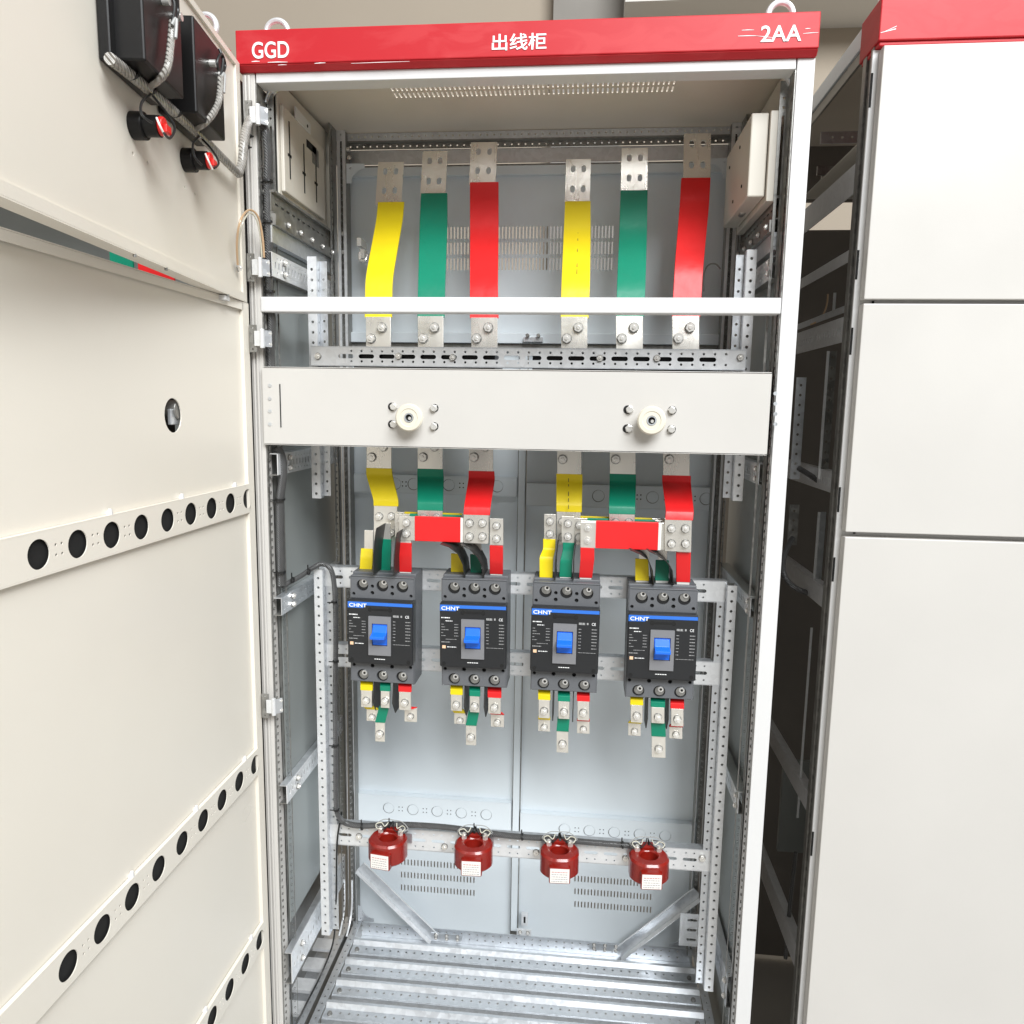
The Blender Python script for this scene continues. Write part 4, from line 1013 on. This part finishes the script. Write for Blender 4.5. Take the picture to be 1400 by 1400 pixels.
# =================================================================== CURRENT TRANSFORMERS
def ct_parts(root):
    mb = MB(); n = 40; prof = []
    H = .034; r1 = .0315; r0 = .0135
    vs = []
    rings = [(r0, -H/2), (r1-.003, -H/2), (r1, -H/2+.003), (r1, H/2-.003), (r1-.003, H/2), (r0+.002, H/2), (r0, H/2-.002)]
    for rr, h in rings:
        for k in range(n):
            a = 2*math.pi*k/n; f = 1.0
            if rr > r0+.005:
                f = min(1.0, .965/max(abs(math.cos(a)), abs(math.sin(a)), .965))  # slightly squared
            vs.append(V((rr*f*math.cos(a), rr*f*math.sin(a), h)))
    m_ = len(rings)
    fs = [(j*n+k, j*n+(k+1) % n, ((j+1) % m_)*n+(k+1) % n, ((j+1) % m_)*n+k) for j in range(m_) for k in range(n)]
    mb.add(vs, fs, 'ct_red'); mb.build('ring_body', root, smooth=True)
    mb = MB(); mb.box((-.0165, -.0365, -H/2-.001), (.0165, -.015, H/2-.009), 'ct_red'); mb.build('label_block', root, bevel=.002)
    mb = MB(); mb.box((-.0148, -.0369, -H/2+.001), (.0148, -.0364, H/2-.0105), 'label_white'); lb = mb.build('rating_label', root)
    mb = MB(); rr = random.Random(3)
    for i in range(5):
        x = -.0125
        while x < .012:
            l = rr.uniform(.001, .004); mb.box((x, -.0372, -H/2+.0030+i*.0037), (min(x+l, .0128), -.0369, -H/2+.0040+i*.0037), 'label_ink' if i > 3 else 'ink_grey'); x += l+.001
    mb.build('printing', lb)
    mb = MB(); mb.box((-.010, .014, H/2-.002), (.010, .030, H/2+.006), 'ct_red'); mb.build('terminal_block', root, bevel=.002)
    for sx in (-1, 1):
        b = MB(); b.cyl((sx*.017, .012, H/2-.001), (sx*.017, .012, H/2+.006), .0045, 'bolt_zinc', 6); b.cyl((sx*.017, .012, H/2+.006), (sx*.017, .012, H/2+.009), .0025, 'bolt_zinc', 10); b.build('terminal', root)
        b = MB(); b.tube([(sx*.017, .010, H/2+.006), (sx*.022, .006, H/2+.009), (sx*.025, .012, H/2+.012), (sx*.018, .018, H/2+.012), (sx*.011, .014, H/2+.009), (sx*.007, .022, H/2+.013)], .0008, 'cable_clear', 8); b.tube([(sx*.020, .014, H/2+.002), (sx*.027, .016, H/2+.005), (sx*.021, .022, H/2+.010), (sx*.006, .024, H/2+.011)], .0009, 'conduit', 8); b.tube([(sx*.014, .012, H/2+.005), (sx*.010, .006, H/2+.009), (sx*.003, .016, H/2+.011), (sx*.001, .024, H/2+.014)], .0009, 'cable_black', 8); b.tube([(sx*.018, .010, H/2+.008), (sx*.028, .018, H/2+.008), (sx*.016, .024, H/2+.015), (0, .026, H/2+.015)], .0007, 'cable_grey', 8)
        b.build('wire', root, smooth=True)
    mb = MB(); mb.box((-.030, .031, -.006), (.030, .0325, .010), 'zinc'); mb.build('bracket', root)
CTL = ['dark red ring current transformer at the far left of the lower rail', 'second dark red current transformer from the left on the lower rail', 'third dark red current transformer from the left on the lower rail', 'dark red ring current transformer at the far right of the lower rail']
c0 = None
for i, (px, py, yaw) in enumerate(((524, 1168, -8), (644, 1176, 2), (764, 1186, 3), (889, 1194, 4))):
    q = at(px, py, YRl-.036-.0315)
    loc = V((q.x, YRl-.037, q.z-.006))
    if c0 is None:
        c0 = thing('current_transformer', loc, CTL[0], 'current transformer', 'current transformers on the lower rail', local=True); ct_parts(c0); r = c0
    else:
        r = c0.copy(); COL.objects.link(r); r.location = loc; r['label'] = CTL[i]
        for ch in list(c0.children): copy_tree(ch, r)
    r.rotation_euler = (0, 0, R(yaw)); r.scale = (1.08, 1, 1.12)

# =================================================================== CABLES INSIDE
def cable(name, pts, r, m, label, ties=(), cat='cable', group=None):
    mb = MB(); P = [at(*q) for q in pts]; mb.tube(P, r, m, 12); o = mb.build(name, smooth=True); tag(o, label, cat, group)
    for (px, py, Yq, d) in ties:
        b = MB(); q = at(px, py, Yq); b.ringdisc(q, d, r*.9, r*1.25, .003, 'cable_black', 16)
        e = V(d).cross(Y).normalized(); b.cyl(q+e*r, q+e*(r+.008), .0011, 'cable_black', 6)
        t = b.build('cable_tie'); t.parent = o
    return o
cable('corrugated_conduit', [(358, 166, .002), (364, 185, .002), (367, 215, .006), (366, 245, .010), (367, 300, .010), (368, 350, .010), (368, 400, .012), (372, 440, .014), (370, 470, .014), (371, 505, .014)], .0062, 'conduit', 'dark corrugated conduit down the left post above the white plate', [(366, 249, .008, Z), (367, 305, .008, Z), (369, 400, .010, Z)])
cable('wire_conduit', [(380, 612, .02), (386, 628, .02), (387, 650, .02), (383, 685, .02), (383, 730, .02), (384, 775, .02), (385, 800, .022)], .0065, 'conduit', 'dark conduit down the left post just below the white plate', [(383, 684, .016, Z), (384, 783, .016, Z)])
cable('rail_conduit', [(386, 802, .03), (394, 797, .04), (412, 787, .06), (430, 775, .08), (441, 771, .088), (452, 778, .088), (457, 800, .086), (459, 850, .086), (459, 900, .086), (458, 960, .086), (459, 1020, .086), (459, 1080, .086), (461, 1112, .086), (470, 1123, .086)], .0042, 'conduit', 'thin dark conduit following the side rail and left upright down to the lower rail', [(399, 793, .04, X), (421, 782, .065, X), (457, 824, .084, Z), (459, 905, .084, Z), (459, 1020, .084, Z), (460, 1108, .084, Z)])
cable('horizontal_conduit', [(462, 1118, .09), (475, 1126, .094), (498, 1129, .094), (540, 1127, .094), (600, 1130, .094), (650, 1136, .094), (700, 1143, .094), (760, 1147, .094), (800, 1151, .094), (850, 1155, .094), (880, 1158, .094)], .0050, 'conduit', 'grey wiring conduit lying along the top of the current transformer rail', [(494, 1130, .092, X), (532, 1128, .09, X), (648, 1135, .09, X), (713, 1144, .092, X), (765, 1148, .09, X), (850, 1155, .09, X), (886, 1158, .09, X)])
cable('black_wire', [(467, 1110, .10), (461, 1150, .10), (460, 1200, .10), (459, 1250, .11), (455, 1290, .12), (440, 1330, .10), (420, 1370, .05), (405, 1400, .02)], .0016, 'cable_black', 'thin black wire dropping from the lower rail to the base at left')
cable('earth_wire', [(962, 398, .27), (962, 376, .28), (968, 363, .28), (978, 361, .28), (985, 368, .28)], .0014, 'cable_grey', 'thin grey wire loop at the right of the rear panel above the crossbar')
for k, px in enumerate((495, 632, 828)):
    pass
mb = MB(); q = at(492, 333, .26); mb.box((q.x-.004, .255, q.z-.005), (q.x+.004, .29, q.z+.009), 'bolt_zinc'); q = at(496, 350, .26)
mb.tube([q+V((-.006, 0, .006)), q+V((-.004, -.004, -.008)), q+V((.006, -.004, -.008)), q+V((.009, 0, .002))], .0028, 'bolt_zinc', 10); mb.box((q.x-.006, .26, q.z-.003), (q.x+.003, .29, q.z+.012), 'bolt_zinc')
mb.build('rear_door_hook', cab, smooth=True)

# =================================================================== DEVICES ON THE SIDE WALLS
t = thing('terminal_cover', (.03, .14, .17), 'beige slotted cover panel high on the inside left wall', 'cover panel')
xd = .0285; mb = MB()
mb.prism([(xd, .048, .160), (xd, .262, .160), (xd, .262, .326), (xd, .048, .326)], (-.003, 0, 0), 'device_beige'); mb.build('panel', t, bevel=.001)
mb = MB(); mb.prism([(xd+.0002, .055, .166), (xd+.0002, .235, .166), (xd+.0002, .235, .285), (xd+.0002, .055, .292)], (.006, 0, 0), 'device_beige'); inner = mb.build('raised_cover', t, bevel=.0015)
mb = MB(); xf = xd+.0065
for y0, z0, z1 in ((.075, .19, .275), (.135, .185, .262), (.190, .185, .262)):
    mb.box((xf-.0002, y0, z0), (xf+.0004, y0+.0035, z1), 'hole_dark'); mb.box((xf-.0002, y0-.006, (z0+z1)/2-.01), (xf+.0004, y0+.008, (z0+z1)/2-.006), 'hole_dark')
mb.box((xf-.0002, .150, .262), (xf+.0004, .195, .274), 'hole_dark'); mb.box((xf-.0002, .175, .245), (xf+.0004, .205, .272), 'zinc_dark')
mb.build('slots', inner)
mb = MB(); mb.prism([(xf, .10, .288), (xf, .165, .286), (xf, .165, .302), (xf, .10, .306)], (.002, 0, 0), 'post_paint'); mb.cyl((xf+.002, .15, .294), (xf+.0025, .15, .294), .0025, 'hole_dark', 10); mb.build('tab', t)
t = thing('control_box', (.76, .15, .2), 'beige control box fixed high on the inside right wall', 'control box')
c1 = at(1044, 147, .05); c2 = at(1065, 148, .05); c3 = at(1055, 250, .05); c4 = at(1030, 250, .05)
mb = MB(); n1 = at(1044, 147, .05); dY = V((0, .215, 0))
xb0 = .729
mb.box((xb0, .045, .148), (.7535, .235, .262), 'device_beige')
mb.build('box_body', t, bevel=.002)
mb = MB(); mb.box((.7545, .038, .140), (.766, .25, .262), 'device_beige'); mb.box((.7535, .05, .15), (.7545, .23, .26), 'zinc_dark'); mb.build('back_flange', t, bevel=.001)
mb = MB()
for y_, z_ in ((.09, .175), (.155, .17), (.2, .235), (.12, .24)): mb.cyl((xb0-.001, y_, z_), (xb0+.001, y_, z_), .0025, 'hole_dark', 10)
mb.build('screw_holes', t)
mb = MB()
for px, py, Yq in ((1026, 268, .10), (1022, 280, .12), (1013, 292, .15), (1034, 262, .08)): mb.cyl(at(px, py, Yq), at(px, py, Yq)+V((0, -.012, 0)), .006, 'zinc_dark', 10); mb.hexbolt(at(px+1, py-2, Yq-.012), -Y, .0035)
mb.build('bolts', t)

# =================================================================== LEFT NEIGHBOUR
nb = thing('neighbour_cabinet', (-.45, .15, -1.4), 'neighbouring cabinet on the left, glimpsed past the open doors', 'cabinet')
mb = MB(); mb.box((-.86, -.012, .318), (-.046, .06, .372), 'header_red'); mb.build('header_panel', nb, bevel=.0015)
c = at(290, 36, .05); mb = MB()
mb.tube([V((c.x, .03, .392))+V((.0165*math.cos(a_), 0, .0165*math.sin(a_))) for a_ in [2*math.pi*i/16-math.pi/2 for i in range(17)]], .0042, 'zinc_bright', 10, 2); mb.build('lifting_eye', nb, smooth=True)
mb = MB(); mb.box((-.045, 0, -1.44), (-.012, .30, .31), 'zinc_dark'); mb.box((-.86, .33, -1.44), (-.046, .335, .31), 'side_sheet'); mb.box((-.86, 0, .311), (-.046, .33, .3165), 'roof_paint'); mb.build('rear_panel', nb)
for yc in (.212, .158, .104, .050):
    mb = MB(); mb.box((-.30, yc, ZF-.004), (.026, yc+.03, ZF+.002), 'zinc_bright'); mb.build('floor_channel', nb)
mb = MB(); mb.box((-.30, -.03, ZF-.03), (.027, .30, ZF-.025), 'zinc'); mb.build('floor_sheet', nb)
for c, xx0, xx1 in (('r', at(188, 352, .12).x, at(238, 380, .12).x), ('g', at(150, 352, .12).x, at(181, 352, .12).x)):
    mb = MB(); mb.box((xx0, .12, -.03), (xx1, .124, .09), CN[c][1]); o = mb.build('neighbour_busbar'); tag(o, '%s busbar of the left neighbour glimpsed through the gap between the two doors' % CN[c][0], 'busbar')

# =================================================================== RIGHT NEIGHBOUR
nr = thing('closed_cabinet', (1.28, .15, -1.4), 'closed white cabinet with red header at the right edge', 'cabinet')
XN = .8795
mb = MB(); mb.box((XN-.004, -.012, .3275), (1.70, .06, .3815), 'header_red'); mb.box((XN-.002, -.009, .322), (1.70, .055, .3274), 'header_red'); hn = mb.build('header_panel', nr, bevel=.0015)
mb = MB()
for (x0, y0, x1, y1, w) in [(1204, 45, 1225, 40, .0012), (1210, 43, 1226, 36, .0008)]:
    a = at(x0, y0, -.0124); b = at(x1, y1, -.0124); mb.prism([a, b, b+Z*w, a+Z*w*.5], (0, .0002, 0), 'white_ink')
mb.build('paint_scratches', hn)
mb = MB(); c = V((.905, .03, .400)); mb.tube([c+V((.0165*math.cos(a_), 0, .0165*math.sin(a_))) for a_ in [2*math.pi*i/16-math.pi/2 for i in range(17)]], .0042, 'zinc_bright', 10, 2); mb.build('lifting_eye', nr, smooth=True)
# front post (white face, grooved side)
mb = MB(); mb.box((XN-.006, .0, -1.44), (XN+.004, .004, .321), 'post_paint')
mb.build('front_post', nr, bevel=.0006)
mb = MB()
for i, (ya, yb, dx) in enumerate(((.005, .016, 0), (.018, .030, .003), (.032, .046, 0))): mb.box((XN-.003+dx, ya, -1.44), (XN+.006, yb, .375), 'zinc_dark')
for z in (.27, .17, .07): mb.cyl((XN-.0005, .011, z), (XN-.0035, .011, z), .0022, 'hole_dark', 8)
mb.build('side_post', nr, bevel=.0006)
# doors: three stacked leaves
zA, zB, zC = at(1200, 411, -.02).z, at(1180, 731, -.02).z, -1.42
def zat(px, py): return at(px, py, -.018).z
dz = [(.319, zat(1200, 409)), (zat(1200, 415), zat(1180, 728)), (zat(1180, 735), -1.42)]
for k, (z1, z0) in enumerate(dz):
    mb = MB(); mb.box((XN+.0015, -.018, z0), (1.68, -.001, z1), 'plate_paint')
    dr = mb.build('door', nr, bevel=.0012, label=('top door leaf', 'middle door leaf', 'bottom door leaf')[k])
mb = MB()
for z1 in (dz[0][1], dz[1][1]): mb.box((XN+.004, -.0009, z1-.012), (1.68, .001, z1+.002), 'post_paint'); mb.box((XN+.018, -.0025, z1-.0048), (XN+.021, -.0012, z1-.0002), 'hole_dark')
mb.build('door_gap_strip', nr)
mb = MB()
for pya, pyb, px in ((100, 147, 1192), (342, 382, 1173), (448, 485, 1165), (666, 700, 1146), (762, 795, 1140), (1137, 1170, 1111)):
    mb = MB(); mb.box((XN-.0063, -.0006, zz(px, pyb, 0)), (XN-.0035, .001, zz(px, pya, 0)), 'hole_dark'); mb.build('hinge_slot', nr)
# side frame and interior seen through the gap
mb = MB(); xs = XN+.002
mb.box((xs-.004, .047, .352), (xs+.004, .56, .378), 'back_paint'); mb.box((xs-.001, .047, .335), (xs+.003, .56, .3515), 'zinc_dark')
mb.build('side_top_rail', nr, bevel=.0008)
mb = MB(); mb.box((XN+.005, .0, .379), (1.69, .56, .3815), 'roof_paint'); mb.build('roof_panel', nr)
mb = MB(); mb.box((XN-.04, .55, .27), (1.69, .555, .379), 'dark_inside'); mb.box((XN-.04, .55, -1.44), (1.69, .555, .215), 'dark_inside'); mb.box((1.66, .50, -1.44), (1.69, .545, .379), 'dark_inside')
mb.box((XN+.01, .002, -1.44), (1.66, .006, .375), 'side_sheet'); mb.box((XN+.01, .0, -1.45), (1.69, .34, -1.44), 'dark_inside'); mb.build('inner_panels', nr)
mb = MB(); mb.plate((XN+.02, .31, .305), X, Z, rect(0, 0, .7, .02), perf_holes(.7, 0, (.010,), .0165, .002, .02), .0015, 'zinc'); mb.box((XN+.02, .315, .255), (1.6, .32, .27), 'zinc_dark'); mb.build('rear_rail', nr)
def sider(z0, z1, style, y0=.047, y1=.52, m='zinc_bright', dzz=0):
    mb = MB(); L = y1-y0; H = z1-z0
    hs = [slot(.012+i*.0125, H/2, .012, .0045, 3, True) for i in range(int(L/.0125)-1)] if style else []
    mb.plate((XN+.003, y0, z0), Y, Z, rect(0, 0, L, H), hs, .0015, m); mb.box((XN+.0025, y0, z1+.0003), (XN+.016, y1, z1+.002), m); mb.build('side_rail', nr)
sider(.155, .195, 0); sider(.06, .075, 0); sider(-.012, -.004, 0, m='zinc'); sider(-.055, -.02, 1); sider(-.28, -.25, 1); sider(-.46, -.43, 0); sider(-.80, -.77, 0); sider(-1.08, -1.04, 0)
def stick(px0, py0, px1, py1, Yq, w, m, holes=0):
    a = at(px0, py0, Yq); b = at(px1, py1, Yq); mb = MB()
    H = a.z-b.z; x = (a.x+b.x)/2
    mb.plate((x-w/2, Yq, b.z), X, Z, rect(0, 0, w, H), [circ(w/2, .01+i*.0165, .0024, 8) for i in range(int(H/.0165))] if holes else [], .0015, m); mb.build('inner_upright', nr)
stick(1096, 516, 1086, 655, .2, .016, 'zinc', 1); stick(1088, 690, 1081, 745, .2, .016, 'zinc_dark', 1)
stick(1131, 480, 1121, 655, .12, .004, 'zinc_bright'); stick(1137, 480, 1128, 655, .122, .012, 'zinc_dark', 1); stick(1120, 700, 1112, 810, .12, .004, 'zinc_bright'); stick(1125, 700, 1118, 810, .122, .009, 'zinc', 0)
stick(1108, 858, 1092, 1118, .11, .0035, 'zinc_bright'); stick(1142, 400, 1139, 430, .16, .004, 'zinc_bright')
mb = MB(); mb.box((XN+.10, .30, -.62), (XN+.30, .31, -.30), 'side_sheet'); mb.build('inner_tray', nr)
mb = MB(); mb.box((XN+.03, .30, -1.02), (XN+.12, .31, -.83), 'side_sheet'); mb.build('inner_tray', nr)
mb = MB(); mb.box((XN+.002, .06, .221), (XN+.25, .34, .2225), 'device_beige'); mb.box((XN+.03, .322, .217), (XN+.4, .327, .258), 'plate_paint'); mb.build('inner_duct', nr)
cable('neighbour_cable', [(1084, 735, .2), (1072, 760, .18), (1072, 785, .16), (1085, 802, .15), (1105, 811, .14), (1118, 813, .12)], .0045, 'conduit', 'dark cable bundle curving inside the closed right cabinet, middle height')
cable('neighbour_cable', [(1092, 640, .17), (1108, 650, .15), (1122, 660, .13), (1130, 668, .12)], .0045, 'conduit', 'short dark cable bundle inside the closed right cabinet, upper part')
cable('neighbour_cable', [(1132, 402, .2), (1130, 418, .2), (1122, 436, .2), (1108, 444, .2)], .0014, 'cable_tan', 'thin tan wires behind the rail in the closed right cabinet')
cable('neighbour_cable', [(1088, 1165, .15), (1083, 1210, .14), (1078, 1260, .13), (1074, 1310, .13)], .0035, 'conduit', 'dark cable hanging low inside the closed right cabinet')

# =================================================================== LIGHT
def area(loc, target, sx, sy, power, col):
    l = bpy.data.lights.new('lamp', 'AREA'); l.shape = 'RECTANGLE'; l.size = sx; l.size_y = sy; l.energy = power; l.color = col
    o = bpy.data.objects.new('lamp', l); COL.objects.link(o); o.location = loc
    d = V(target)-V(loc); o.rotation_euler = d.to_track_quat('-Z', 'Y').to_euler(); return o
area((2.7, -4.2, 3.9), (.35, 0, -.5), 4.2, 3.0, 640, (.95, .98, 1))
w = bpy.data.worlds.new('World'); scn.world = w; w.use_nodes = True
t = w.node_tree; bg = t.nodes['Background']
tc = nd(t, 'ShaderNodeTexCoord'); sp = nd(t, 'ShaderNodeSeparateXYZ'); t.links.new(tc.outputs['Generated'], sp.inputs[0])
rp = nd(t, 'ShaderNodeValToRGB'); e = rp.color_ramp.elements; e[0].position = 0; e[0].color = (.42, .38, .33, 1); e[1].position = 1; e[1].color = (.55, .52, .48, 1)
x = e.new(.5); x.color = (.75, .74, .72, 1)
mr = nd(t, 'ShaderNodeMapRange'); mr.inputs[1].default_value = -1; mr.inputs[2].default_value = 1; t.links.new(sp.outputs[2], mr.inputs[0]); t.links.new(mr.outputs[0], rp.inputs[0])
t.links.new(rp.outputs[0], bg.inputs[0]); bg.inputs[1].default_value = .38
scn.render.engine = 'CYCLES'
scn.view_settings.view_transform = 'Standard'; scn.view_settings.look = 'None'; scn.view_settings.exposure = .27; scn.view_settings.gamma = 1
scn.view_settings.use_curve_mapping = False
scn.render.resolution_x = 1024; scn.render.resolution_y = 1024
for o in bpy.data.objects:
    if '_local' in o: del o['_local']
